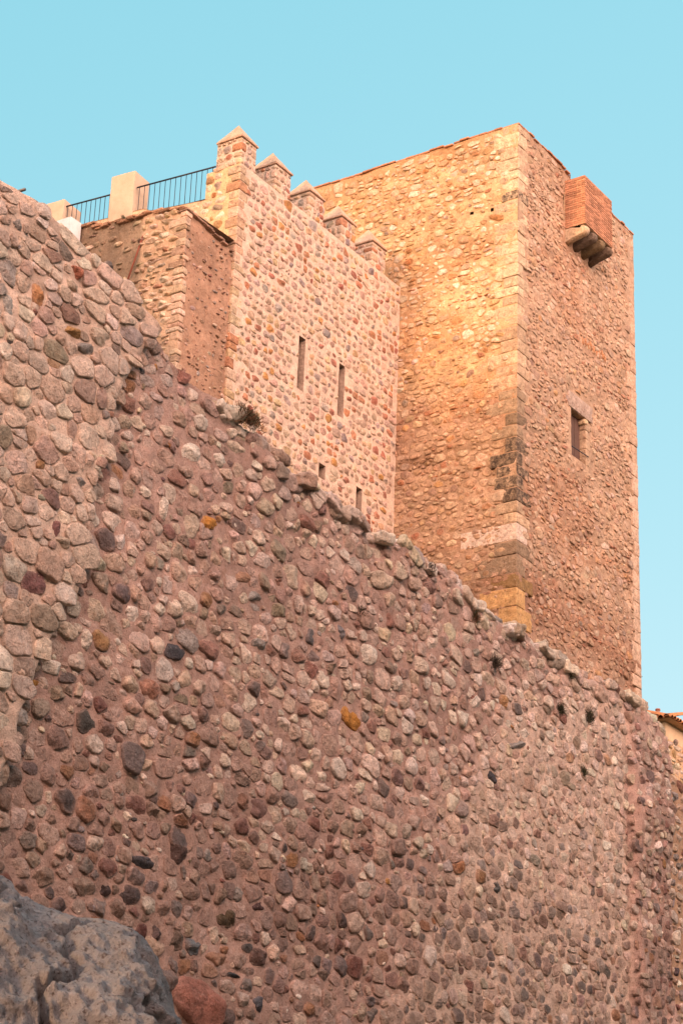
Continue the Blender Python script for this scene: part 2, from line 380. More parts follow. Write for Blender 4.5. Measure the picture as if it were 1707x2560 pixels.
def tube(mb, p0, p1, r, col=(.1, .1, .1), k=8, mat=0, r1=None):
    p0 = np.array(p0, float); p1 = np.array(p1, float); d = p1-p0; d /= np.linalg.norm(d)
    a = np.cross(d, [0, 0, 1.0]);
    if np.linalg.norm(a) < 1e-3: a = np.cross(d, [1.0, 0, 0])
    a /= np.linalg.norm(a); b = np.cross(d, a); t = np.arange(k)*2*np.pi/k
    ring = np.cos(t)[:, None]*a+np.sin(t)[:, None]*b; r1 = r if r1 is None else r1
    V = np.concatenate([p0+ring*r, p1+ring*r1, [p0], [p1]]); i = np.arange(k); j = (i+1) % k
    mb.add(V, [np.stack([i, i+k, j+k, j], 1), np.stack([i, j, i*0+2*k], 1), np.stack([j+k, i+k, i*0+2*k+1], 1)], col, mat)

# palettes (linear base colours)
PAL_NEAR = [(36, (.68, .56, .48)), (24, (.59, .45, .375)), (14, (.47, .335, .28)), (22, (.75, .65, .575)), (4, (.38, .34, .325)), (2, (.12, .105, .11)),
            (4, (.27, .14, .115)), (2, (.40, .21, .10)), (2, (.20, .125, .12)), (6, (.30, .25, .20))]
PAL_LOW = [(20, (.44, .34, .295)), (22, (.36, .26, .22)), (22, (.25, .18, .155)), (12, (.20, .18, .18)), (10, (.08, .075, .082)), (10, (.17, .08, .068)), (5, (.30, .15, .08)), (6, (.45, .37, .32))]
PAL_CASTLE = [(38, (.48, .37, .30)), (26, (.43, .31, .245)), (9, (.37, .31, .28)), (8, (.41, .20, .12)), (5, (.33, .15, .11)), (3, (.24, .21, .20)), (10, (.50, .37, .24)), (3, (.46, .24, .10))]
PAL_TL = [(34, (.60, .48, .37)), (22, (.50, .36, .23)), (10, (.44, .28, .14)), (6, (.38, .17, .07)), (8, (.32, .24, .19)), (24, (.66, .57, .47)), (3, (.30, .10, .06))]
PAL_TR = [(34, (.50, .375, .285)), (28, (.43, .305, .22)), (16, (.36, .235, .16)), (4, (.27, .18, .15)), (6, (.36, .17, .11)), (4, (.44, .25, .13)), (12, (.54, .43, .34)), (3, (.27, .22, .20))]
UZ = (0, 0, 1)

# ------------------------------------------------------------------ ground, embankment, added light-blocking hills out of view
def terrain():
    mb = MB()
    g = np.concatenate([-np.geomspace(6000, 60, 26), np.linspace(-56, 56, 57), np.geomspace(60, 6000, 26)])
    X, Y = np.meshgrid(g, g, indexing='ij')
    # flat street in front of the wall; unseen ridge added to block glow from its foot
    dd = np.maximum(0, -Y-3)
    Z = -1.7 + 30.0*(1-np.exp(-(dd/9.0)**2)) * np.exp(-np.maximum(0, dd-80)/600.0) + .6*fbm(np.stack([X*.05, Y*.05, X*0], -1), 3, 4)*np.minimum(1, dd/10)
    idx = np.arange(X.size).reshape(X.shape)
    Q = np.stack([idx[:-1, :-1], idx[1:, :-1], idx[1:, 1:], idx[:-1, 1:]], -1).reshape(-1, 4)
    mb.add(np.stack([X, Y, Z], -1).reshape(-1, 3), Q, (.16, .12, .09, 0))
    tag(mb.build('ground', M_GROUND), kind='structure')
    mb = MB(); rng = np.random.default_rng(3)
    A, B = np.meshgrid(np.linspace(-30, 70, 100), np.linspace(17.9, 60, 44), indexing='ij')
    Zt = 11.2-np.maximum(0, A-36)*.02+(15.8+4.6*np.clip((B-32.3)/1.5, 0, 1))*np.exp(-np.abs((A-1)/13.0)**4)*(1-np.exp(-((B-17.9)/4.0)**2))+.15*fbm(np.stack([A*.5, B*.5, A*0], -1), 3, 2)  # embankment, plus an out-of-view mound added to block the low sun
    idx = np.arange(A.size).reshape(A.shape); Q = np.stack([idx[:-1, :-1], idx[1:, :-1], idx[1:, 1:], idx[:-1, 1:]], -1).reshape(-1, 4)
    mb.add(np.stack([A, B, Zt], -1).reshape(-1, 3), Q, (.20, .15, .10, 0))
    G = np.stack([A, B, Zt], -1)
    for E_, fl_ in ((G[:, 0], 0), (G[-1], 0), (G[::-1, -1], 0), (G[::-1][-1][::-1], 0)):      # earth sides down to the street
        D_ = E_.copy(); D_[:, 2] = -2; n_ = len(E_); V = np.concatenate([D_, E_]); i_ = np.arange(n_-1)
        mb.add(V, np.stack([i_, i_+1, i_+1+n_, i_+n_], 1), (.20, .15, .10, 0))
    tag(mb.build('bank_and_shade_mound', M_HILL), kind='structure')
terrain()

# ------------------------------------------------------------------ the ruined wall in front
VN = 17.0
TOP = np.array([(10, 14.3), (16.64, 14.12), (17.3, 14.1), (18.12, 13.98), (19.12, 13.78), (20.05, 13.36), (20.81, 13.1), (21.88, 12.96), (23.02, 12.72), (24.42, 12.62), (25.56, 12.53),
                (26.81, 12.55), (28.29, 12.42), (29.51, 12.31), (30.79, 12.2), (32.07, 12.2), (32.92, 12.15), (34.4, 12.3), (35.08, 12.29), (35.9, 12.1), (36.3, 11.9)])
def topz(a): return np.interp(a, TOP[:, 0], TOP[:, 1])
SEAM = np.array([ony(*p, VN)[[0, 2]] for p in [(430, 800), (300, 1010), (268, 1100), (262, 1180), (215, 1290), (205, 1440), (130, 1560), (85, 1640), (60, 1760), (20, 1900), (-60, 2100)]])
def seam_u(z): o = np.argsort(SEAM[:, 1]); return np.interp(z, SEAM[o, 1], SEAM[o, 0])
def zone(a, b):
    """0..1: 1 where the wall keeps its pale pointing (left part and the lower right)"""
    j = .25*fbm(np.stack([a*1.3, b*1.3, a*0], -1), 3, 8)
    left = np.clip((seam_u(b)-a+j)/.12, 0, 1)
    right = np.clip(((a-27.2)+1.1*(9.4-b)*.55+j*5-1.2)/1.6, 0, 1)*np.clip((11.3-b+j*3)/.7, 0, 1)
    q = np.clip((a-31.7+j*.8)/.25, 0, 1)*np.clip((12.05-b+j)/.3, 0, 1)
    right = np.maximum(right, q)*np.clip((34.45-a+j*.6)/.15, 0, 1)
    return left, right*.9
def near_wall():
    rng = np.random.default_rng(11); mb = MB()
    fr = Frame((0, VN, 0), (1, 0, 0), UZ, (0, -1, 0))
    jag = lambda a: topz(a)-.10+(.10*n1(a*2.2, 3)+.07*n1(a*6.1, 4))*np.clip((a-20.5)/1.5, .15, 1)-.07*np.clip(21.5-a, 0, 1)
    def dep(a, b):
        l, r = zone(a, b); d = .17*l+.02*r
        d = d+.16*np.clip((b-topz(a)+1.0), 0, 1)*fbm(np.stack([a*1.4, b*1.4, a*0], -1), 2, 31)
        d = d-.35*np.clip((b-topz(a)+.25)/.25, 0, 1)**2*(.25+.75*(a > 21.5))            # crumbled edge
        d = d+.26*np.clip((a-34.4)/.15, 0, 1)*np.clip((12.0-b)/.8, 0, 1)*(.7+.5*fbm(np.stack([a, b*1.2, a*0], -1), 2, 77))
        d = d+.022*fbm(np.stack([a*9, b*9, a*0], -1), 2, 71)
        return d
    def mort(a, b):
        p = np.stack([a*1.1, b*1.1, a*0+3.3], -1); return fbm(p, 4, 1)*.05+fbm(p*5, 2, 6)*.0175+dep(a, b)
    def colf(a, b):
        l, r = zone(a, b); k = np.clip(l+r, 0, 1)[..., None]
        pale = np.array([.64, .49, .41]); brn = np.array([.43, .295, .255])
        n = fbm(np.stack([a*.5, b*.5, a*0], -1), 3, 12)[..., None]
        c = brn*(1+.22*n)*(1-k)+pale*(1+.12*n)*k
        st = .25*np.clip(fbm(np.stack([a*.8, b*.5, a*0+9], -1), 3, 19)-.25, 0, 1)
        g = fbm(np.stack([a*4, b*4, a*0], -1), 3, 91)[..., None]; c = c*(1+.20*g)
        return np.concatenate([c, st[..., None]], -1)
    face(mb, fr, 13, 36.0, -1.9, 12.0, .05, None, amp=.05, fs=1.1, mat=1, seed=1, colf=colf, topf=jag, depf=dep)
    # crest and back of the wall
    A = np.arange(13, 36.01, .1); zt = jag(A)
    P = np.stack([np.stack([A, np.full_like(A, VN+.30), zt-.02+.04*n1(A*3, 9)], -1), np.stack([A, np.full_like(A, VN+.9), zt-.25+.1*n1(A*2, 5)], -1), np.stack([A, np.full_like(A, VN+.92), A*0+8], -1)], 1)
    P = np.concatenate([np.stack([A, np.full_like(A, VN+.02)+.28, zt-.012], -1)[:, None], P], 1)
    idx = np.arange(P.shape[0]*P.shape[1]).reshape(P.shape[:2]); Q = np.stack([idx[:-1, :-1], idx[1:, :-1], idx[1:, 1:], idx[:-1, 1:]], -1).reshape(-1, 4)
    mb.add(P.reshape(-1, 3), Q, (.30, .2, .15, 0), 1)
    # end of the wall on the right
    V = [(36.0, VN-.1, -1.9), (36.0, VN+.92, -1.9), (36.0, VN+.92, 11.7), (36.0, VN-.1, 11.7)]
    mb.add(V, np.array([[0, 1, 2, 3]]), (.30, .2, .15, 0), 1)
    # stones one can recognise in the photograph: x, y, width, height (photo pixels), colour, tilt
    W_, C_, G_, D_, O_, R_, P_ = (.74, .66, .59), (.60, .49, .40), (.30, .28, .27), (.085, .085, .10), (.50, .235, .06), (.30, .12, .09), (.22, .115, .115)
    hero = [(443, 1628, 62, 42, D_, -.4), (885, 1796, 52, 52, O_, .1), (240, 1522, 66, 66, C_, 0), (238, 1292, 48, 62, W_, -.1), (487, 1310, 46, 78, C_, -.3), (415, 1266, 24, 74, W_, .1),
            (740, 1442, 52, 64, C_, -.4), (70, 1462, 74, 60, P_, -.5), (925, 1635, 42, 54, W_, .2), (483, 1128, 52, 48, W_, -.4), (230, 845, 60, 50, C_, -.2), (190, 1210, 44, 28, G_, -.4),
            (512, 1056, 54, 44, W_, -.5), (82, 1712, 56, 34, O_, -.3), (35, 1792, 46, 46, G_, 0), (192, 876, 44, 30, G_, -.3), (137, 1358, 42, 30, C_, 0), (170, 1575, 60, 46, C_, .1),
            (222, 1600, 30, 54, W_, .2), (134, 1668, 58, 40, W_, -.2), (376, 1716, 54, 54, (.46, .25, .19), 0), (120, 1323, 30, 48, P_, -.4), (533, 1306, 46, 38, O_, -.4),
            (1230, 1940, 30, 26, D_, .3), (450, 2135, 42, 54, (.09, .06, .055), 0), (358, 2154, 60, 34, D_, -.1), (270, 2222, 34, 38, (.06, .045, .045), 0), (490, 2368, 40, 46, (.15, .17, .19), 0),
            (600, 2235, 26, 38, G_, .1), (647, 2264, 40, 26, (.10, .06, .06), -.1), (572, 2292, 44, 50, (.12, .09, .06), 0), (654, 2392, 48, 44, (.14, .09, .08), -.2), (358, 2326, 30, 50, (.13, .06, .055), -.2), (396, 2330, 26, 56, (.12, .09, .09), -.1),
            (442, 2350, 44, 60, (.16, .12, .10), 0), (594, 2440, 38, 18, (.06, .07, .08), 0), (550, 2398, 66, 40, (.36, .21, .15), 0), (500, 2508, 130, 130, (.32, .15, .12), 0), (650, 2510, 36, 44, (.12, .13, .16), 0),
            (620, 2120, 44, 36, C_, 0), (528, 2136, 30, 36, G_, 0), (940, 1180+100, 50, 34, C_, -.4), (78, 742, 36, 56, (.50, .25, .12), -.2), (163, 718, 34, 30, C_, -.2), (178, 688, 34, 36, (.45, .18, .12), -.3), (160, 835, 56, 34, (.48, .28, .13), -.5),
            (22, 572, 22, 40, G_, -.4), (260, 672, 24, 26, (.12, .11, .11), 0), (5, 770, 40, 56, (.40, .38, .36), 0), (575, 1045, 50, 34, W_, -.3), (602, 1120, 60, 40, C_, -.3), (560, 1150, 40, 40, W_, -.2),
            (1060, 1350, 30, 26, D_, .2), (1330, 1420+140, 50, 34, C_, -.4), (1290, 1585, 40, 30, W_, -.4), (1230, 1530, 56, 34, W_, .2), (1270, 1545, 40, 28, G_, 0), (1345, 1615, 34, 48, W_, .4), (1405, 1650, 60, 50, (.45, .38, .32), -.5),
            (1320, 1835, 36, 34, W_, -.3), (1225, 1700, 40, 40, C_, -.2), (855, 1575, 20, 46, (.19, .19, .21), .1), (651, 1612, 34, 34, G_, -.3), (785, 1592, 30, 50, (.18, .17, .18), .1), (640, 1490, 40, 28, G_, -.3), (1290, 1860, 50, 24, G_, -.5),
            (1340, 2150, 26, 30, (.36, .33, .28), 0), (1245, 2220, 26, 36, (.14, .14, .14), 0), (1065, 2000, 24, 34, W_, 0), (985, 2075, 44, 40, C_, -.2), (960, 1450, 56, 48, C_, -.3), (700, 1730, 46, 36, C_, -.1), (610, 1440, 60, 30, (.40, .24, .17), -.4)]
    hc, hh, hcol, hr = [], [], [], []
    for x, y, w_, h_, c_, r_ in hero:
        p = ony(x, y, VN-.05); p2 = ony(x+w_/2, y, VN-.05); p1 = ony(x-w_/2, y, VN-.05); q1 = ony(x, y-h_/2, VN); q2 = ony(x, y+h_/2, VN)
        hc.append((p[0], p[2])); hh.append((abs(p2[0]-p1[0])/2, abs(q1[2]-q2[2])/2)); hcol.append(c_); hr.append(-r_*.6)
    hc = np.array(hc); hh = np.array(hh); hcol = np.array(hcol)
    def lap(o):
        k = np.ones(len(o), bool)
        for c, s in zip(hc, hh): k &= ~((np.abs(o[:, 0]-c[0]) < s[0]+o[:, 2]*.3) & (np.abs(o[:, 1]-c[1]) < s[1]+o[:, 3]*.3))
        return k
    l, r = zone(hc[:, 0], hc[:, 1])
    Hh = rng.uniform(.05, .08, len(hc))+.5*np.clip(hh.max(1)-.3, 0, .2); b0 = mort(hc[:, 0], hc[:, 1])
    for i in range(len(hc)):
        stones(mb, fr, hc[i:i+1], hh[i:i+1], Hh[i:i+1], hcol[i:i+1], rng, rot=np.array([hr[i]]), K=28, square=3.0, base=b0[i]-.02, mcol=colf(hc[i:i+1, 0], hc[i:i+1, 1])[:, :3], smear=.35)
    # everything else
    o = layout(rng, 13.2, 35.9, 1.5, 14.3, w=(.24, .50), h=(.22, .34), gap=.02, split=.10, jit=.035, wig=.14)
    band = (o[:, 0] < 22) & (o[:, 1] > topz(o[:, 0])-1.15)
    right = (o[:, 0] > 29.5) & (o[:, 1] < 10.8)
    lz, _ = zone(o[:, 0], o[:, 1]); lz = lz > .5
    o = o[~band & ~right & ~lz]
    b4 = layout(rng, 13.2, 22, 4, 13.4, w=(.26, .54), h=(.21, .34), gap=.02, split=.14, jit=.03, wig=.10); l4, _ = zone(b4[:, 0], b4[:, 1]); b4 = b4[(l4 > .5) & ~(b4[:, 1] > topz(b4[:, 0])-1.15)]
    b2 = layout(rng, 13.2, 22.1, 11, 14.3, w=(.22, .52), h=(.14, .22), gap=.02, split=.1, jit=.025, wig=.05); b2 = b2[(b2[:, 0] < 22) & (b2[:, 1] > topz(b2[:, 0])-1.15)]
    b3 = layout(rng, 29.4, 35.9, 1.5, 10.9, w=(.20, .40), h=(.17, .27), gap=.02, split=.12, jit=.03, wig=.10); b3 = b3[b3[:, 0] > 29.5]
    o = np.concatenate([o, b2, b3, b4])
    tz = topz(o[:, 0]); o = o[(o[:, 1]+o[:, 3] < tz+np.interp(o[:, 0], [17, 21.5, 22.5], [-.17, -.05, .08]))]; o = o[lap(o)]
    o[:, 2:] *= rng.uniform(.76, 1.2, (len(o), 1))
    lz, _ = zone(o[:, 0], o[:, 1]); o[lz > .5, 2:] *= 1.12
    o = o[rng.random(len(o)) > .04+.06*(lz < .5)]
    ext = np.concatenate([hc, hh], 1)
    o = fill(rng, o, (14, 35.9, 2, 14), rmin=.068, m=16000, keep=lambda q: (q[:, 1]+q[:, 3] < topz(q[:, 0])-.12), extra=ext)
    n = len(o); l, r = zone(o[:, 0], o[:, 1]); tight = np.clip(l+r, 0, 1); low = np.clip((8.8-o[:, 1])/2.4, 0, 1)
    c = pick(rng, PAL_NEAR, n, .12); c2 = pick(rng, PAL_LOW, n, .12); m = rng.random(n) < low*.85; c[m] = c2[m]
    mc = colf(o[:, 0], o[:, 1])[:, :3]
    kk_ = ((.18+.40*(l > .5))*rng.random(n))[:, None]; c = c*(1-kk_)+mc*1.08*kk_
    # many stones sit flush and are half covered by mortar, others stand out
    flush = (rng.random(n) < .30-.05*tight)
    mixk = np.where(flush, rng.uniform(.25, .7, n)*(1-.7*l), rng.uniform(0, .2, n)*(1-.7*l))[:, None]; c = c*(1-mixk)+mc*1.12*mixk
    edge = np.clip(1-(topz(o[:, 0])-o[:, 1])/.9, 0, 1)*(o[:, 0] > 21.5)
    H = np.where(flush, rng.uniform(.022, .045, n), rng.uniform(.05, .11, n)*(1-.4*tight)) + .07*edge*rng.random(n)
    H *= np.clip(o[:, 3]/.10, .5, 1.25)*.48+.006*l
    st = .20*(rng.random(n) < .15); c4 = np.concatenate([c, st[:, None]], 1)
    base = mort(o[:, 0], o[:, 1])+.004+.012*l
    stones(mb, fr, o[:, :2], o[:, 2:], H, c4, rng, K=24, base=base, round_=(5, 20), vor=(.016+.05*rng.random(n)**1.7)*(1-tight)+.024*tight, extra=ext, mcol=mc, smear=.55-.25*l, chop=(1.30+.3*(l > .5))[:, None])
    # small packing stones
    n = 900; q = np.stack([rng.uniform(15, 36, n), rng.uniform(3, 13.5, n), rng.uniform(.025, .075, n), rng.uniform(.02, .05, n)], 1)
    q = q[(q[:, 1] < topz(q[:, 0])-.1)]; q = q[lap(q)]
    stones(mb, fr, q[:, :2], q[:, 2:], .022, pick(rng, PAL_NEAR, len(q), .15), rng, K=12, base=mort(q[:, 0], q[:, 1]))
    # rubble lying along the broken crest
    a = 21.2
    while a < 35.8:
        s = rng.uniform(.09, .17) if a < 21.5 else rng.uniform(.10, .24); z = float(jag(np.array([a]))[0]) - (.05 if a < 21.5 else 0); cc = pick(rng, PAL_NEAR[:4], 1, .1)[0]
        ang = rng.uniform(-.4, .4); ax = [np.array([math.cos(ang), 0, math.sin(ang)]), np.array([0, 1, 0.]), np.array([-math.sin(ang), 0, math.cos(ang)]), np.array([a, VN+rng.uniform(.0, .22), z-rng.uniform(.05, .14)])]
        f2 = Frame(ax[3]+np.array([0, -.0, 0]), ax[0], ax[2], (0, -1, 0))
        rbox(mb, (-s, -s*.8, -s*rng.uniform(.45, .75)), (s, s*.8, s*rng.uniform(.3, .5)), np.append(cc, 0.0), rng, r=s*.22, n=9, amp=s*.42, ax=ax, nf=7)
        a += s*rng.uniform(1.1, 1.9)
    o_ = mb.build('ruined_wall', [M_STONE, M_MORTAR])
    tag(o_, 'massive ruined rubble stone wall in the foreground with a crumbled sloping crest', 'wall')
near_wall()

# ------------------------------------------------------------------ wall continuing on the right, lower
def side_wall():
    rng = np.random.default_rng(21); mb = MB(); v = 17.35
    fr = Frame((0, v, 0), (1, 0, 0), UZ, (0, -1, 0))
    z0 = ony(1660, 1925, v); z1 = ony(1707, 1965, v)
    tf = lambda a: np.interp(a, [36, z0[0], z1[0], 45], [z0[2]+.25, z0[2], z1[2], z1[2]-.5])+.06*n1(a*3, 2)
    face(mb, fr, 36.0, 44, -1.9, 11, .1, (.50, .33, .23, 0), amp=.04, mat=1, seed=4, topf=tf)
    o = layout(rng, 36.2, 44, 3, 11.3, w=(.2, .42), h=(.16, .27), gap=.045, wig=.1)
    o = o[o[:, 1] < tf(o[:, 0])-.1]
    stones(mb, fr, o[:, :2], o[:, 2:], .05, pick(rng, PAL_NEAR, len(o)), rng, K=16, vor=.045)
    A = np.arange(36, 44.01, .2); zt = tf(A)
    P = np.stack([np.stack([A, A*0+v, zt], -1), np.stack([A, A*0+v+.7, zt-.1], -1), np.stack([A, A*0+v+.7, A*0+5], -1)], 1)
    idx = np.arange(P.shape[0]*3).reshape(-1, 3); Q = np.stack([idx[:-1, :-1], idx[1:, :-1], idx[1:, 1:], idx[:-1, 1:]], -1).reshape(-1, 4)
    mb.add(P.reshape(-1, 3), Q, (.5, .33, .23, 0), 1)
    tag(mb.build('stone_wall', [M_STONE, M_MORTAR]), 'lower stone wall with pale mortar at the right edge, running on past the ruined wall', 'wall')
side_wall()

# ------------------------------------------------------------------ tower
TU0, TU1, TV0, TV1, TZ = 43.57, 50.70, 24.53, 31.9, 32.45
def quoins(mb, rng, cu, cv, su, sv, z0, z1, lu=(.35, .8), lv=(.35, .8), h=(.28, .45), proud=.012, colf=None):
    z = z0; k = 0
    while z < z1-.05:
        hh = min(rng.uniform(*h), z1-z)
        a = rng.uniform(lu[0], (lu[0]+lu[1])/2) if k % 2 else rng.uniform((lu[0]+lu[1])/2, lu[1])
        b = rng.uniform((lv[0]+lv[1])/2, lv[1]) if k % 2 else rng.uniform(lv[0], (lv[0]+lv[1])/2)
        p = proud*rng.uniform(.4, 1.6)
        u = sorted((cu-su*p, cu+su*a)); v = sorted((cv-sv*p, cv+sv*b))
        rbox(mb, (u[0], v[0], z+.007), (u[1], v[1], z+hh-.007), colf(z+hh/2, rng), rng, r=.03, n=8, amp=.022, nf=5)
        z += hh; k += 1
def tower():
    rng = np.random.default_rng(5)
    T = empty('tower', (TU0, TV0, 11), 'tall square rubble stone tower with ashlar corner blocks, sunlit on its left side', 'tower')
    mb = MB(); zb = 10.5; zg = 31.4
    fl = Frame((TU0, 0, 0), (0, 1, 0), UZ, (-1, 0, 0))      # left face, runs along v
    fr = Frame((0, TV0, 0), (1, 0, 0), UZ, (0, -1, 0))      # right face, runs along u
    hl = []
    for x, y in ((1178.4, 533), (1228, 522.6)):
        p = onx(x, y, TU0); hl.append((p[1]-.05, p[1]+.05, p[2]-.055, p[2]+.055))
    WU0, WU1, WZ0, WZ1 = 46.60, 47.46, 23.52, 24.93
    NU0, NU1 = 46.67, 49.0
    def patch(a, b, sd):
        n = fbm(np.stack([a*.45, b*.8, a*0+sd], -1), 4, sd); k = np.clip((n-.02)/.25, 0, 1)[..., None]
        e = fbm(np.stack([a*1.6, b*2.6, a*0+sd], -1), 3, sd+3)[..., None]
        return (1-k*np.array([.12, .22, .27]))*(1+.20*e)
    def ero(sd): return lambda a, b: -.06*np.clip(fbm(np.stack([a*.9, b*1.5, a*0+sd], -1), 4, sd)-.12, 0, 1)*3
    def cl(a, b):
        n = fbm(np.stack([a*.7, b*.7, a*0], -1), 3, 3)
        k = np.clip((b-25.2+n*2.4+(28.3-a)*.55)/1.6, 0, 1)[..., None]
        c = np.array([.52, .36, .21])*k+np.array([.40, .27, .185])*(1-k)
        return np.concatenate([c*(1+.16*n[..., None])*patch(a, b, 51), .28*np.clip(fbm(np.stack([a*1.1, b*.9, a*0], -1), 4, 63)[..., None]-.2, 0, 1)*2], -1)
    def cr(a, b):
        n = fbm(np.stack([a*.6, b*.6, a*0], -1), 3, 6)
        k = np.clip((b-18.5+n*2)/3, 0, 1)[..., None]
        c = np.array([.415, .29, .205])*k+np.array([.35, .23, .165])*(1-k)
        d = np.hypot((a-48.0)/.7, (b-29.2)/1.1); st = np.clip(1-d, 0, 1)*.25
        st = st+.3*np.clip(fbm(np.stack([a*1.3, b*.7, a*0], -1), 4, 66)-.15, 0, 1)*2
        return np.concatenate([c*(1+.16*n[..., None])*patch(a, b, 57), st[..., None]], -1)
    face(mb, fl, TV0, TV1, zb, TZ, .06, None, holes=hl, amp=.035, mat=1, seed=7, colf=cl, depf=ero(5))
    bev = lambda a, b: ero(9)(a, b)-.10*np.clip((17.2-b)/.5, 0, 1)*np.clip((a-50.1)/.5, 0, 1)
    face(mb, fr, TU0, TU1, zb, TZ, .06, None, holes=[(WU0, WU1, WZ0, WZ1), (NU0, NU1, zg, TZ+1)], amp=.03, mat=1, seed=8, colf=cr, depf=bev)
    # far sides, parapet inside, roof terrace
    tk = .45; c0 = (.38, .25, .18, 0)
    for P in ([(TU1, TV0, zb), (TU1, TV1, zb), (TU1, TV1, TZ), (TU1, TV0, TZ)], [(TU1, TV1, zb), (TU0, TV1, zb), (TU0, TV1, TZ), (TU1, TV1, TZ)],
              [(TU0+tk, TV0+tk, zg), (TU1-tk, TV0+tk, zg), (TU1-tk, TV1-tk, zg), (TU0+tk, TV1-tk, zg)],
              [(TU0+tk, TV0+tk, zg), (TU0+tk, TV1-tk, zg), (TU0+tk, TV1-tk, TZ), (TU0+tk, TV0+tk, TZ)],
              [(TU1-tk, TV0+tk, zg), (TU1-tk, TV1-tk, zg), (TU1-tk, TV1-tk, TZ), (TU1-tk, TV0+tk, TZ)],
              [(TU0+tk, TV1-tk, zg), (TU1-tk, TV1-tk, zg), (TU1-tk, TV1-tk, TZ), (TU0+tk, TV1-tk, TZ)],
              [(TU0+tk, TV0+tk, zg), (NU0, TV0+tk, zg), (NU0, TV0+tk, TZ), (TU0+tk, TV0+tk, TZ)],
              [(NU1, TV0+tk, zg), (TU1-tk, TV0+tk, zg), (TU1-tk, TV0+tk, TZ), (NU1, TV0+tk, TZ)],
              [(NU0, TV0, zg), (NU0, TV0+tk, zg), (NU0, TV0+tk, TZ), (NU0, TV0, TZ)],
              [(NU1, TV0, zg), (NU1, TV0+tk, zg), (NU1, TV0+tk, TZ), (NU1, TV0, TZ)],
              [(NU0, TV0, zg), (NU1, TV0, zg), (NU1, TV0+tk, zg), (NU0, TV0+tk, zg)]):
        mb.add(P, np.array([[0, 1, 2, 3]]), c0, 1)
    # stones, left face
    o = layout(rng, TV0+.35, TV1, 14.5, TZ-.1, w=(.18, .52), h=(.13, .30), gap=.03, split=.22, jit=.02, wig=.10)
    o = o[rng.random(len(o)) > .06]
    o[:, 2:] *= rng.uniform(.7, 1.2, (len(o), 1)); o = o[(o[:, 0] > TV0+.55-.2*(np.sin(o[:, 1]*9) > 0))]
    o = fill(rng, o, (TV0+.6, 30.5, 15, TZ-.25), rmin=.055, m=6000); o = o[o[:, 1]+o[:, 3] < TZ-.07]
    for h in hl: o = o[~((np.abs(o[:, 0]-(h[0]+h[1])/2) < .05+o[:, 2]) & (np.abs(o[:, 1]-(h[2]+h[3])/2) < .05+o[:, 3]))]
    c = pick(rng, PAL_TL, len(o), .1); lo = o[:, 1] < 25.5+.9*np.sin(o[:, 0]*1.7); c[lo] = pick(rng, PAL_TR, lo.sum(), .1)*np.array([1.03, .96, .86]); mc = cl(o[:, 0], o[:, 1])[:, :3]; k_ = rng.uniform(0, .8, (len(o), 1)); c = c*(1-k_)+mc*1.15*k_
    be = ero(5)(o[:, 0], o[:, 1])+.006
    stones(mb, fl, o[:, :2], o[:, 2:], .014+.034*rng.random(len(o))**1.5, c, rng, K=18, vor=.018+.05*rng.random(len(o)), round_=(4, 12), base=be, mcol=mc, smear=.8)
    for zz, va, vb in ((30.9, 25.9, 27.2), (27.3, 25.4, 26.6), (26.9, 28.4, 29.6), (24.1, 25.8, 27.9), (22.2, 25.6, 27.4), (28.1, 25.9, 28.0)):      # levelling lines of flat red tile
        v = va
        while v < vb:
            w_ = rng.uniform(.14, .30)
            if rng.random() < .7: stones(mb, fl, np.array([[v+w_/2, zz+.02*rng.normal()]]), np.array([[w_/2-.01, .022]]), .035, np.array([[.42, .19, .10]])*rng.uniform(.7, 1.2), rng, K=12, square=5, cut=(.9, 1.2))
            v += w_
    # stones, right face
    o = layout(rng, TU0+.35, TU1-.3, 13, TZ-.12, w=(.18, .54), h=(.12, .28), gap=.03, split=.22, jit=.02, wig=.10)
    o = o[rng.random(len(o)) > .06]
    o[:, 2:] *= rng.uniform(.7, 1.2, (len(o), 1))
    def clear(o, a0, a1, b0, b1): return o[~((o[:, 0]+o[:, 2] > a0) & (o[:, 0]-o[:, 2] < a1) & (o[:, 1]+o[:, 3] > b0) & (o[:, 1]-o[:, 3] < b1))]
    o = clear(o, WU0-.12, WU1+.25, WZ0-.05, WZ1+.55); o = clear(o, 46.28, 48.1, 30.1, 33); o = clear(o, NU0-.05, NU1+.05, zg-.1, 33)
    o = o[(o[:, 0] > TU0+.45+.12*np.sin(o[:, 1]*8)) & (o[:, 0] < TU1-.45)]
    o = fill(rng, o, (TU0+.6, TU1-.5, 14, TZ-.25), rmin=.05, m=6000); o = o[o[:, 1]+o[:, 3] < TZ-.07]; o = clear(o, WU0-.12, WU1+.25, WZ0-.05, WZ1+.55); o = clear(o, 46.28, 48.1, 30.1, 33); o = clear(o, NU0-.05, NU1+.05, zg-.1, 33)
    c = pick(rng, PAL_TR, len(o), .1); mc = cr(o[:, 0], o[:, 1])[:, :3]; k_ = rng.uniform(.1, .85, (len(o), 1)); c = c*(1-k_)+mc*1.15*k_
    be = ero(9)(o[:, 0], o[:, 1])+.006
    stones(mb, fr, o[:, :2], o[:, 2:], .013+.030*rng.random(len(o))**1.5, c, rng, K=18, vor=.016+.035*rng.random(len(o)), round_=(4, 12), base=be, mcol=mc, smear=.8)
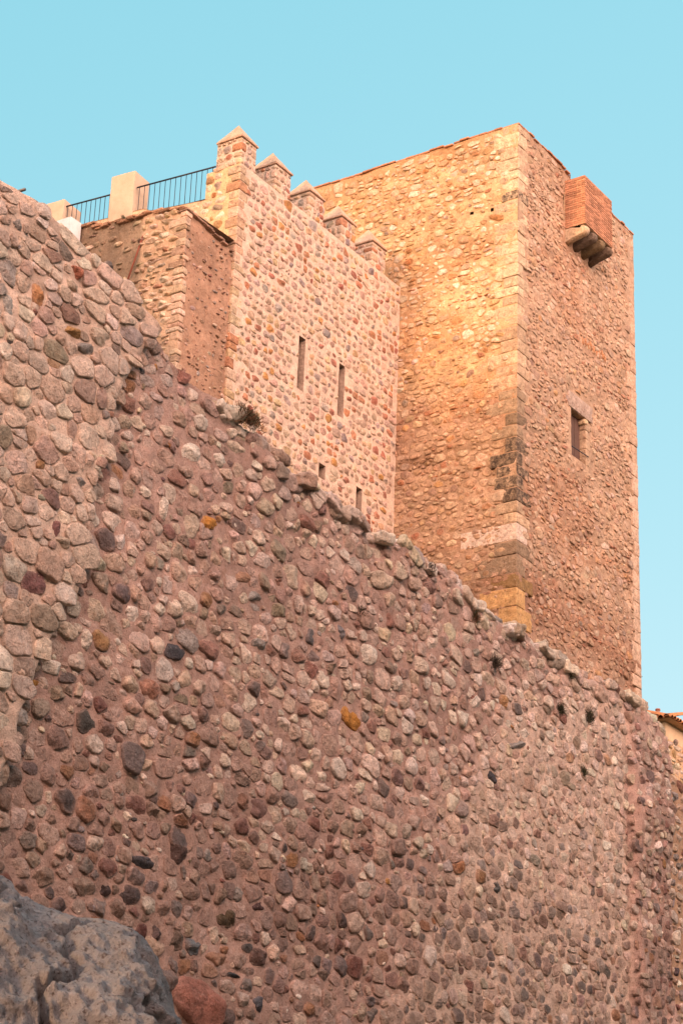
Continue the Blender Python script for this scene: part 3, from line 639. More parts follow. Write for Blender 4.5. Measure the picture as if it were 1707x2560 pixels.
    for zz, va, vb in ((28.6, 44.4, 46.2), (26.4, 47.6, 49.8), (22.7, 45.0, 47.4), (21.6, 48.2, 50.0), (20.1, 44.9, 46.9), (18.6, 47.6, 49.6), (24.4, 44.5, 45.9)):
        v = va
        while v < vb:
            w_ = rng.uniform(.14, .34)
            if rng.random() < .7: stones(mb, fr, np.array([[v+w_/2, zz+.02*rng.normal()]]), np.array([[w_/2-.01, .025]]), .04, np.array([[.38, .18, .12]])*rng.uniform(.7, 1.2), rng, K=12, square=5, cut=(.9, 1.2))
            v += w_
    # line of upright bricks below the brick box
    for i in range(9):
        u = 47.3+i*.17; z = 27.35+.03*rng.normal()
        stones(mb, fr, np.array([[u, z]]), np.array([[.05, .15]]), np.array([.05]), np.array([[.46, .24, .13]]), rng, rot=np.array([.25]), K=12, square=5)
    mb.build('masonry', [M_FINE, M_FMORT], T)
    # ashlar corners
    mq = MB()
    def qc(z, g):
        c = np.array([.60, .46, .32])*g.uniform(.78, 1.15); s = 0
        if z < 27.2: c = np.array([.52, .38, .26])*g.uniform(.72, 1.15)
        if z < 19.3: c = np.array([.46, .29, .135])*g.uniform(.85, 1.15); s = .2*g.random()
        if 22.9 < z < 24.2 or 18.7 < z < 19.8: c = c*.55; s = .35
        if 20.9 < z < 22.9: c = c*.72; s = .64
        if 29.9 < z < 30.5: c = c*.8; s = .62
        if 31.9 < z < 32.3: s = .4
        return np.append(c, s)
    z = 15.0
    quoins(mq, rng, TU0, TV0, 1, 1, 15.0, 19.95, (.35, .95), (.5, 1.15), (.34, .56), .02, qc)
    rbox(mq, (TU0-.02, TV0-.02, 19.95), (TU0+.55, TV0+1.65, 20.42), (.62, .50, .42, 0), rng, r=.02, n=8, amp=.008)
    quoins(mq, rng, TU0, TV0, 1, 1, 20.43, TZ-.02, (.3, .72), (.35, .95), (.26, .44), .014, qc)
    def qr(z, g): c = np.array([.56, .41, .31])*g.uniform(.94, 1.06) if z < 25 else np.array([.52, .37, .27])*g.uniform(.85, 1.1); return np.append(c, 0 if g.random() < .8 or z < 25 else .2)
    mq.build('quoins', [M_FINE], T); mq = MB()
    quoins(mq, rng, TU1, TV0, -1, 1, 17.0, TZ-.02, (.28, .62), (.3, .8), (.34, .6), .012, qr)
    quoins(mq, rng, TU1-.08, TV0+.03, -1, 1, 12, 17.0, (.25, .6), (.3, .6), (.25, .45), .03, lambda z, g: np.append(np.array([.48, .31, .19])*g.uniform(.75, 1.15), .15*g.random()))
    q_ = mq.build('quoins', [M_FINE], T)
    # coping of thin tiles along the parapet
    mc = MB()
    def course(p, q, out):
        p = np.array(p, float); q = np.array(q, float); L = np.linalg.norm(q-p); d = (q-p)/L; s = 0
        while s < L-.02:
            l = min(rng.uniform(.22, .34), L-s); a = p+d*(s+.004); b = p+d*(s+l-.004); z = TZ+.012*n1(np.array([s*.8]), 2)[0]+rng.normal(0, .006)
            mi = np.minimum(a, b); ma = np.maximum(a, b)
            lo = [mi[0], mi[1], z]; hi = [ma[0], ma[1], z+.055]; ov = rng.uniform(.0, .06)
            if rng.random() < .10: lo[2] -= .04; hi[2] -= .045
            if out == 'u': lo[0] = TU0-ov; hi[0] = TU0+.5
            else: lo[1] = TV0-ov; hi[1] = TV0+.5
            rbox(mc, lo, hi, np.append(np.array([.40, .19, .11])*rng.uniform(.75, 1.2), 0), rng, r=.012, n=3, amp=.004); s += l
    course((TU0, TV0+.5, 0), (TU0, TV1, 0), 'u'); course((TU0, TV0, 0), (NU0, TV0, 0), 'v'); mc.build('coping', [M_TILE], T); mc = MB(); course((NU1, TV0, 0), (TU1, TV0, 0), 'v')
    mc.build('coping', [M_TILE], T)
    # window
    mw = MB(); d = .20
    fj = (.48, .33, .22, 0)
    for P in ([(WU1, TV0, WZ0), (WU1, TV0+d, WZ0), (WU1, TV0+d, WZ1), (WU1, TV0, WZ1)], [(WU0, TV0, WZ0), (WU0, TV0+d, WZ0), (WU0, TV0+d, WZ1), (WU0, TV0, WZ1)],
              [(WU0, TV0, WZ0), (WU1, TV0, WZ0), (WU1, TV0+d, WZ0), (WU0, TV0+d, WZ0)], [(WU0, TV0, WZ1), (WU1, TV0, WZ1), (WU1, TV0+d, WZ1), (WU0, TV0+d, WZ1)]):
        mw.add(P, np.array([[0, 1, 2, 3]]), fj, 0)
    z = WZ0-.3; k = 0
    while z < WZ1-.1:
        hh = rng.uniform(.22, .36); hh = min(hh, WZ1-z); e = (.14, .24)[k % 2]
        rbox(mw, (WU1-.02, TV0-.02, z), (WU1+e, TV0+d, z+hh-.012), np.append(np.array([.50, .36, .25])*rng.uniform(.8, 1.1), 0), rng, r=.02, n=5, amp=.012)
        z += hh; k += 1
    rbox(mw, (WU1-.10, TV0-.04, WZ1-.17), (WU1+.12, TV0+d, WZ1-.01), (.56, .42, .27, 0), rng, r=.05, n=6, amp=.02)
    wnd = mw.build('window', [M_FINE], T)
    ms = MB(); nb = 5
    for i in range(nb):
        x0 = WU0+(WU1-WU0)*i/nb; box(ms, (x0+.006, TV0+d-.02-.006*(i % 2), WZ0), (x0+(WU1-WU0)/nb-.006, TV0+d+.04, WZ1), (.1, .06, .05))
    ms.build('shutter', [M_WOOD], wnd, smooth=False)
    ml = MB(); p = [46.42, 47.92]
    rbox(ml, (WU0-.16, TV0-.035, WZ1+.01), (47.86, TV0+.25, WZ1+.50), (.40, .31, .26, 0), rng, r=.03, n=8, amp=.012); ml.build('lintel', [M_FINE], wnd)
    mbq = MB(); tube(mbq, (WU0+.02, TV0-.01, 23.78), (47.50, TV0-.06, 23.78), .014); mbq.build('bar', [M_IRON], wnd)
    # brick box latrine on corbels
    bu0, bu1, bv0, bz0, bz1 = 46.31, 48.0, 23.88, 30.46, 32.02
    bb = MB(); box(bb, (bu0+.012, bv0+.012, bz0), (bu1-.012, TV0+.05, bz1-.01), (.50, .36, .24, 0))
    nrow = 22; rh = (bz1-bz0)/nrow
    for r in range(nrow):
        z = bz0+r*rh
        for side in (0, 1):
            L = (TV0-bv0) if side == 0 else (bu1-bu0); s = -(r % 2)*.13
            while s < L:
                a = max(0, s); e = min(L, s+.25)
                if e-a > .03:
                    c = np.append(np.array([.44, .225, .14])*rng.uniform(.65, 1.25), 0); j = rng.uniform(0, .008)
                    if side == 0: box(bb, (bu0-j, bv0+a+.006, z+.007), (bu0+.05, bv0+e-.006, z+rh-.009), c)
                    else: box(bb, (bu0+a+.006, bv0-j, z+.007), (bu0+e-.006, bv0+.05, z+rh-.009), c)
                s += .26
    box(bb, (bu0+.002, bv0+.002, bz1-.012), (bu1, TV0+.04, bz1+.02), (.46, .2, .1, 0))
    bx = bb.build('brick_box', [M_BRICK], T, smooth=False)
    for i in range(4):
        mcb = MB(); u0 = bu0+.0+i*(bu1-bu0-.27)/3; zc = bz0-.02-.0*i; prof = []
        # rounded quarter-round nose, seen from the side
        hC = .34; depth = TV0-bv0+.04
        for t in np.linspace(0, math.pi*.62, 9): prof.append((bv0+.13-.17*math.cos(t-math.pi*.18)+.0, zc-.17+.17*math.sin(math.pi*.5-t)))
        pts = [(TV0+.05, zc), (bv0+.1, zc)]+[(bv0+.11-.17*math.cos(t), zc-.15-.15*math.sin(t)+0) for t in np.linspace(-math.pi/2, math.pi/2, 9)]+[(TV0-.22, zc-.37), (TV0+.05, zc-.48)]
        pts = np.array(pts); wd = .25; ns = 7; V = []
        for k in range(ns):
            t = k/(ns-1); sh = 1-.10*abs(2*t-1)**3
            c_ = np.array([TV0, zc]); pp = c_+(pts-c_)*np.array([sh, sh])
            jj = .012*fbm(np.concatenate([pp*5, np.full((len(pp), 1), t*2+i*7)], 1), 2, i)[:, None]
            pp = pp+jj; V.append(np.concatenate([np.full((len(pp), 1), u0+wd*t), pp], 1))
        V = np.array(V); m_ = len(pts); idx = np.arange(ns*m_).reshape(ns, m_); nx = np.roll(idx, -1, 1)
        Q = np.stack([idx[:-1], nx[:-1], nx[1:], idx[1:]], -1).reshape(-1, 4)
        col = [(.50, .38, .27, .05), (.17, .13, .10, .42), (.20, .15, .09, .40), (.15, .11, .08, .45)][i]
        mcb.add(V.reshape(-1, 3), Q, col, 0)
        for e in (0, ns-1):
            cc = V[e].mean(0); VV = np.concatenate([V[e], [cc]]); kk = np.arange(m_)
            mcb.add(VV, np.stack([kk, (kk+1) % m_, kk*0+m_], 1), col, 0)
        mcb.build('corbel', [M_FINE], bx)
    return T
tower()

# ------------------------------------------------------------------ castle curtain wall with merlons
CU0, CV = 35.98, 28.28
def castle():
    rng = np.random.default_rng(9)
    C = empty('castle_wall', (CU0, CV, 11), 'restored castle wall of small rubble with five pointed merlons, between ruined stub and tower', 'castle wall')
    mb = MB(); fr = Frame((0, CV, 0), (1, 0, 0), UZ, (0, -1, 0)); fl = Frame((CU0, 0, 0), (0, 1, 0), UZ, (-1, 0, 0))
    holes = [(38.86, 39.15, 23.17, 24.67), (40.71, 40.99, 23.17, 24.68), (39.99, 40.28, 21.13, 21.53), (41.72, 41.99, 20.82, 21.52)]
    ZP = 28.28; mort = (.58, .46, .375, 0)
    face(mb, fr, CU0, TU0, 10.5, ZP, .09, mort, holes=holes, amp=.012, mat=1, seed=14)
    face(mb, fl, CV, 29.35, 20, ZP, .09, (.60, .43, .26, 0), amp=.012, mat=1, seed=15)
    for P in ([(CU0, CV, ZP), (TU0, CV, ZP), (TU0, CV+.78, ZP), (CU0, CV+.78, ZP)], [(CU0, CV+.78, 27.4), (TU0, CV+.78, 27.4), (TU0, CV+.78, ZP), (CU0, CV+.78, ZP)]):
        mb.add(P, np.array([[0, 1, 2, 3]]), mort, 1)
    def clear(o, a0, a1, b0, b1): return o[~((o[:, 0]+o[:, 2] > a0) & (o[:, 0]-o[:, 2] < a1) & (o[:, 1]+o[:, 3] > b0) & (o[:, 1]-o[:, 3] < b1))]
    o = layout(rng, CU0+.05, TU0-.02, 17, ZP, w=(.20, .38), h=(.20, .27), gap=.05, split=.05, jit=.010, wig=.03)
    o = o[(o[:, 0]-o[:, 2] > CU0+.26) & (o[:, 0]+o[:, 2] < TU0) & (o[:, 1]+o[:, 3] < ZP+.02)]
    for h in holes: o = clear(o, h[0]+.0, h[1]-.0, h[2]+.02, h[3]-.02)
    c = pick(rng, PAL_CASTLE, len(o), .09)
    o[:, 2:] *= rng.uniform(.85, 1.12, (len(o), 1)); stones(mb, fr, o[:, :2], o[:, 2:], .028+.022*rng.random(len(o)), c, rng, K=20, vor=.036, round_=(4, 11), mcol=mort[:3], smear=.5, chop=1.8)
    o = layout(rng, CV+.3, 29.4, 22, ZP, w=(.22, .42), h=(.2, .28), gap=.05, jit=.015, wig=.03); o = o[(o[:, 0]-o[:, 2] > CV+.3) & (o[:, 0] < 29.3)]
    stones(mb, fl, o[:, :2], o[:, 2:], .035, pick(rng, PAL_TL, len(o), .09), rng, K=16, vor=.04)
    qcol = lambda z, g: np.append(pick(g, [(5, (.50, .38, .28)), (2, (.46, .33, .22)), (1, (.38, .2, .12))], 1)[0], 0)
    quoins(mb, rng, CU0, CV, 1, 1, 19, ZP-.01, (.2, .42), (.2, .42), (.2, .32), .02, qcol)
    # small stones crowning the footing where the wall meets the ruin
    mb.build('masonry', [M_FINE, M_FMORT], C)
    for i, h in enumerate(holes):
        m = MB(); d = .34 if i < 2 else .22; a0, a1, b0, b1 = h
        jc = (.42, .31, .25, 0)
        for P, cc in (([(a0, CV, b0), (a0, CV+d, b0), (a0, CV+d, b1), (a0, CV, b1)], jc), ([(a1, CV, b0), (a1, CV+d, b0), (a1, CV+d, b1), (a1, CV, b1)], jc),
                  ([(a0, CV, b0), (a1, CV, b0), (a1, CV+d, b0), (a0, CV+d, b0)], jc), ([(a0, CV, b1), (a1, CV, b1), (a1, CV+d, b1), (a0, CV+d, b1)], jc)):
            m.add(P, np.array([[0, 1, 2, 3]]), cc, 0)
        m.add([(a0, CV+d, b0), (a1, CV+d, b0), (a1, CV+d, b1), (a0, CV+d, b1)], np.array([[0, 1, 2, 3]]), (.05, .04, .04, 0), 1)
        m.build('arrow_slit' if i < 2 else 'small_window', [M_FMORT, M_DARK], C, smooth=False)
    # merlons
    for i, (a0, a1) in enumerate(((35.98, 36.66), (37.47, 38.20), (39.02, 39.74), (40.56, 41.28), (42.10, 42.82))):
        m = MB(); z0, z1 = ZP+.002, 29.06; v0, v1 = CV, CV+.80
        if i == 0: z0 = ZP
        box(m, (a0+.03, v0+.03, z0), (a1-.03, v1, z1), mort, 1)
        z = z0; ff = Frame((0, v0+.03, 0), (1, 0, 0), UZ, (0, -1, 0)); fs_ = Frame((a0+.03, 0, 0), (0, 1, 0), UZ, (-1, 0, 0))
        fs2 = []; ff2 = []
        while z < z1-.05:
            hh = min(rng.uniform(.17, .28), z1-z)
            if z1-z-hh < .10: hh = z1-z
            e1 = rng.uniform(.14, .34); e2 = rng.uniform(.14, .36)
            rbox(m, (a0+.004, v0+.004, z+.012), (a0+e1, v0+e2, z+hh-.014), qcol(z, rng), rng, r=.06, n=8, amp=.032, nf=6)
            if rng.random() < .6: rbox(m, (a1-rng.uniform(.12, .25), v0+.008, z+.012), (a1-.008, v0+.3, z+hh-.016), np.append(pick(rng, PAL_CASTLE, 1)[0], 0), rng, r=.06, n=7, amp=.03, nf=6); rr = a1-.2
            else: rr = a1
            for st_, e_, L_ in ((a0+e1+.02, rr, ff2), (v0+e2+.02, v1, fs2)):
                x = st_
                while x < e_-.06:
                    w_ = min(rng.uniform(.14, .28), e_-x)
                    L_.append((x+w_/2, z+hh/2+rng.normal(0, .01), w_/2-.012, hh/2-.018)); x += w_
            z += hh
        for F_, L_ in ((ff, ff2), (fs_, fs2)):
            L_ = np.array(L_)
            if len(L_): stones(m, F_, L_[:, :2], L_[:, 2:], .045, pick(rng, PAL_CASTLE, len(L_), .1), rng, K=18, square=3.5, cut=(.85, 1.25), mcol=mort[:3], smear=.5, rot=rng.normal(0, .06, len(L_)))
        mo = m.build('merlon', [M_FINE, M_FMORT], C)
        p = MB(); e = .022; cz = z1+.004; ap = np.array([(a0+a1)/2, (v0+v1)/2, 29.70])
        rbox(p, (a0-e, v0-e, cz), (a1+e, v1+e, cz+.06), (.46, .31, .23, .1), rng, r=.02, n=8, amp=.024, nf=8)
        cs = [np.array(q) for q in ((a0-e+.01, v0-e+.01, cz+.055), (a1+e-.01, v0-e+.01, cz+.055), (a1+e-.01, v1+e-.01, cz+.055), (a0-e+.01, v1+e-.01, cz+.055))]
        n = 8
        for q in range(4):
            A_, B_ = cs[q], cs[(q+1) % 4]; V = []
            for r in range(n+1):
                for s in range(n+1): b_ = A_+(B_-A_)*s/n; V.append(b_+(ap-b_)*r/n)
            V = np.array(V); V += (.022*fbm(V*5, 4, 5+i))[:, None]*np.array([0, 0, 1.0]); idx = np.arange((n+1)**2).reshape(n+1, n+1)
            p.add(V, np.stack([idx[:-1, :-1], idx[:-1, 1:], idx[1:, 1:], idx[1:, :-1]], -1).reshape(-1, 4), (.49, .365, .275, .12), 0)
        p.build('cap', [M_FMORT], mo)
    return C
castle()
# handrail of the wall walk, seen through the crenels
m = MB()
tube(m, (36.3, CV+.62, 28.46), (43.5, CV+.62, 28.46), .022)
hr = empty('handrail', (36.3, CV+.6, 28.0), 'thin dark iron handrail of the wall walk, glimpsed between the merlons', 'handrail')
m.build('rail', [M_IRON], hr)
for i, uu in enumerate((36.75, 38.35, 39.9, 41.45, 43.0)):
    m = MB(); tube(m, (uu, CV+.62, 27.4), (uu, CV+.62, 28.46), .015); m.build('post', [M_IRON], hr)

# ------------------------------------------------------------------ ruined stub wall left of the castle wall
SU = 34.07
def stub():
    rng = np.random.default_rng(31); mb = MB()
    fr = Frame((0, CV+.06, 0), (1, 0, 0), UZ, (0, -1, 0)); fl = Frame((SU, 0, 0), (0, 1, 0), UZ, (-1, 0, 0))
    tfr = lambda a: np.interp(a, [SU, SU+.3, 35, 36], [25.95, 25.93, 25.86, 25.66])+.03*n1(a*5, 2)
    def cfr(a, b):
        n = fbm(np.stack([a*1.2, b*1.2, a*0], -1), 3, 6)[..., None]
        return np.concatenate([np.array([.35, .22, .155])*(1+.25*n), 0*n], -1)
    lean = lambda a, b: -.0*a+.045*fbm(np.stack([a*2.4, b*2.4, a*0], -1), 4, 44)
    face(mb, fr, SU, CU0, 11, 26, .05, None, amp=.03, fs=2.2, mat=1, seed=21, colf=cfr, topf=tfr, depf=lean)
    o = layout(rng, SU+.1, CU0-.05, 18, 25.85, w=(.10, .26), h=(.09, .17), gap=.03, wig=.05); o = o[(rng.random(len(o)) < .42) & (o[:, 1] < 25.7)]
    o[:, 2:] *= rng.uniform(.5, .95, (len(o), 1))
    stones(mb, fr, o[:, :2], o[:, 2:], .03, pick(rng, [(3, (.44, .33, .27)), (4, (.34, .22, .16)), (1, (.22, .12, .1)), (1, (.26, .23, .22))], len(o), .1), rng, K=12)
    # end face: dressed toothed stones near the corner, dark weathered render further left
    tfl = lambda a: np.interp(a, [CV, 29.0, 29.7, 31.0, 32.0, 33.0, 36], [25.93, 26.10, 26.18, 26.30, 26.45, 26.7, 26.9])+.09*n1(a*3, 6)+.05*n1(a*9, 7)
    def cfl(a, b):
        n = fbm(np.stack([a*1.6, b*1.6, a*0], -1), 4, 16); k = np.clip((a-29.72)/.1, 0, 1)[..., None]
        c = np.array([.50, .35, .25])*(1-k)+np.array([.25, .18, .13])*k*(1+.45*n[..., None])
        st = k[..., 0]*np.clip(.22+.28*n+np.clip((b-tfl(a)+.42)/.6, 0, 1)*.2*(a < 31.6), 0, .5)
        return np.concatenate([c, st[..., None]], -1)
    dfl = lambda a, b: .05*np.clip((29.74-a)/.06, 0, 1)*1.0-.03+.05*fbm(np.stack([a*2, b*3, a*0], -1), 3, 26)
    face(mb, fl, CV+.02, 36, 11, 26, .06, None, amp=.03, fs=2, mat=1, seed=22, colf=cfl, topf=tfl, depf=dfl)
    o = layout(rng, CV+.28, 29.66, 20, 26.15, w=(.24, .5), h=(.09, .2), gap=.02, wig=.03, split=.1); o = o[(o[:, 0]+o[:, 2] < 29.8) & (o[:, 0]-o[:, 2] > CV+.22) & (o[:, 1] < 26.1)]
    stones(mb, fl, o[:, :2], o[:, 2:], .09, pick(rng, [(5, (.56, .44, .35)), (4, (.50, .36, .26)), (1, (.36, .2, .13)), (1, (.34, .29, .25))], len(o), .08), rng, K=16, square=4)
    quoins(mb, rng, SU, CV+.06, 1, 1, 20, 25.9, (.06, .22), (.14, .55), (.08, .26), .045, lambda z, g: np.append(pick(g, [(4, (.52, .38, .29)), (2, (.38, .27, .2))], 1)[0], .25*(g.random() < .2)))
    o = layout(rng, 29.8, 34, 20, 27, w=(.1, .35), h=(.07, .18), gap=.03); o = o[(rng.random(len(o)) < .28)]; o = o[o[:, 1] < tfl(o[:, 0])-.12]
    stones(mb, fl, o[:, :2], o[:, 2:], .035, np.concatenate([pick(rng, [(4, (.33, .25, .18)), (2, (.26, .19, .14)), (1, (.50, .40, .3))], len(o), .12), .15*rng.random((len(o), 1))], 1), rng, K=12, base=.0)
    # slates and tiles capping the broken top
    for i in range(34):
        v = rng.uniform(CV, 31.9); z = float(tfl(np.array([v]))[0])+.01; s = rng.uniform(.08, .2)
        cc = np.array([.34, .19, .12])*rng.uniform(.6, 1.3)
        rbox(mb, (SU-.09+rng.uniform(0, .06), v-s, z-.03), (SU+.3, v+s, z+rng.uniform(.02, .06)), np.append(cc, .22*rng.random()), rng, r=.03, n=5, amp=.02)
    for i in range(22):
        u = rng.uniform(SU, CU0); z = float(tfr(np.array([u]))[0]); s = rng.uniform(.05, .13)
        rbox(mb, (u-s, CV-.03, z-.04), (u+s, CV+.3, z+rng.uniform(.0, .05)), np.append(np.array([.36, .23, .17])*rng.uniform(.7, 1.2), .1*rng.random()), rng, r=.03, n=5, amp=.02)
    A = np.arange(CV+.02, 36, .1); P = np.stack([np.stack([A*0+SU, A, tfl(A)], -1), np.stack([A*0+SU+1.9, A, tfl(A)+.05], -1)], 1)
    idx = np.arange(len(A)*2).reshape(-1, 2); mb.add(P.reshape(-1, 3), np.stack([idx[:-1, 0], idx[1:, 0], idx[1:, 1], idx[:-1, 1]], 1), (.33, .23, .17, 0), 1)
    tag(mb.build('wall_stub', [M_FINE, M_FMORT]), 'broken plastered wall stub with toothed pale edge below the railing, left of the merlons', 'wall')
    a, b = onx(935/2.613, 280+810/2.613, SU-.06), onx(826/2.613, 280+1125/2.613, SU-.06)
    m = MB(); tube(m, a, b+(b-a)*.3, .022); tag(m.build('rusty_pipe', [M_RUST]), 'thin rusty pipe slanting down the dark face of the broken stub wall', 'pipe')
stub()

# ------------------------------------------------------------------ terrace with pillars and railings
TA, TB_, TC = 1.0, .09, 36.0+.09*29.1
def tl(x, y): return onl(x, y, TA, TB_, TC)
def z1(x, y): return tl(x/2.613, 280+y/2.613)
du = np.array([-.09, 1.0, 0]); du /= np.linalg.norm(du); dn = np.array([1.0, .09, 0]); dn /= np.linalg.norm(dn)
def terrace():
    rng = np.random.default_rng(41); mb = MB()
    O = np.array([36.0, 29.1, 0]); fl = Frame(O, du, UZ, -dn)
    def t(p): return float(np.dot(p-O, du))
    zt = 27.52
    tf = lambda a: np.interp(a, [0, .2, 1.9, 2.1, 8], [27.50, 27.50, 27.60, 27.72, 27.74])
    face(mb, fl, .05, 7, 20, 28, .08, (.56, .42, .29, 0), amp=.012, mat=1, seed=33, topf=tf)
    o = layout(rng, .1, 7, 25.5, 27.5, w=(.2, .42), h=(.18, .26), gap=.05); o = o[(o[:, 1]+o[:, 3] < tf(o[:, 0])-.05)]
    k = o[:, 0] < .8
    stones(mb, fl, o[k, :2], o[k, 2:], .03, pick(rng, PAL_TL, k.sum()), rng, K=14)
    kk = ~k; stones(mb, fl, o[kk, :2], o[kk, 2:]*.9, .015, pick(rng, [(3, (.5, .37, .25)), (1, (.4, .27, .18))], kk.sum()), rng, K=12)
    A = np.linspace(.05, 7, 60); Z = tf(A)
    P = np.stack([O+A[:, None]*du+Z[:, None]*np.array([0, 0, 1.0])-dn*.02, O+A[:, None]*du+Z[:, None]*np.array([0, 0, 1.0])+dn*.5], 1)
    idx = np.arange(120).reshape(-1, 2); mb.add(P.reshape(-1, 3), np.stack([idx[:-1, 0], idx[1:, 0], idx[1:, 1], idx[:-1, 1]], 1), (.58, .45, .34, 0), 1)
    tag(mb.build('terrace_wall', [M_FINE, M_FMORT]), 'low terrace wall carrying the railings and pale pillars, behind the broken stub', 'wall')
    def pillar(a, b, z0, z1_, dep, name, label):
        m = MB(); ax = [du, dn, np.array([0, 0, 1.0]), O]
        rbox(m, (a, -.06, z0), (b, dep, z1_), (.50, .39, .30, 0), rng, r=.02, n=14, amp=.012, ax=ax, nf=3, mat=0)
        tag(m.build(name, [M_RENDER]), label, 'pillar', 'rendered pillars of the terrace')
    a, b = t(z1(890, 450)), t(z1(737, 450)); zc = z1(895, 388)[2]
    pillar(a, b, 27.55, zc, .62, 'pillar', 'large cream rendered pillar between the two railings')
    a2, b2 = t(z1(428, 620)), t(z1(276, 640)); zc2 = z1(430, 575)[2]
    pillar(a2, b2, 27.3, zc2, .70, 'pillar', 'leftmost cream rendered pillar behind the small white block')
    zr = z1(1405, 350)[2]; zbot = zr-.93
    def railing(s0, s1, n, label, off=.25, b=.0):
        L = O+du*s0+dn*off; e = empty('railing', tuple(L+np.array([0, 0, zbot-.08])), label, 'railing', 'iron railings on the terrace')
        up = np.array([0, 0, 1.0])
        m = MB(); tube(m, O+du*s0+dn*off+up*zr, O+du*s1+dn*off+up*zr, .022, k=6); m.build('handrail', [M_IRON], e)
        m = MB(); tube(m, O+du*s0+dn*off+up*(zbot+.03), O+du*s1+dn*off+up*(zbot+.03), .012, k=6); m.build('bottom_rail', [M_IRON], e)
        for i in range(n):
            s = s0+(s1-s0)*(i+.5)/n; m = MB(); tube(m, O+du*s+dn*off+up*(zbot-.06), O+du*s+dn*off+up*zr, .0095, k=5); m.build('baluster', [M_IRON], e)
    railing(.03, a-.02, 15, 'dark iron railing between the large pillar and the tallest-looking merlon', 0.05)
    railing(b-.0, a2+.02, 10, 'dark iron railing between the two cream pillars', 0.05)
    # small white block
    m = MB(); pA, pB = onx(345/2.613, 280+700/2.613, 33.6), onx(465/2.613, 280+680/2.613, 33.6)
    rbox(m, (33.6, pB[1], 11.0), (34.02, pA[1]+.3, pB[2]), (.60, .62, .66, 0), rng, r=.01, n=6, amp=.003)
    tag(m.build('white_block', [M_RENDER]), 'small white painted masonry block in front of the leftmost pillar', 'block')
terrace()
# pipe stub above the crest at the left
m = MB(); a, b = ony(30, 484, 17.5), ony(63, 473.5, 17.2); tube(m, a-(b-a)*1.5, b, .022, k=10)
tag(m.build('metal_pipe', [M_PIPE]), 'short grey metal pipe sticking out above the ruined wall at the left edge', 'pipe')

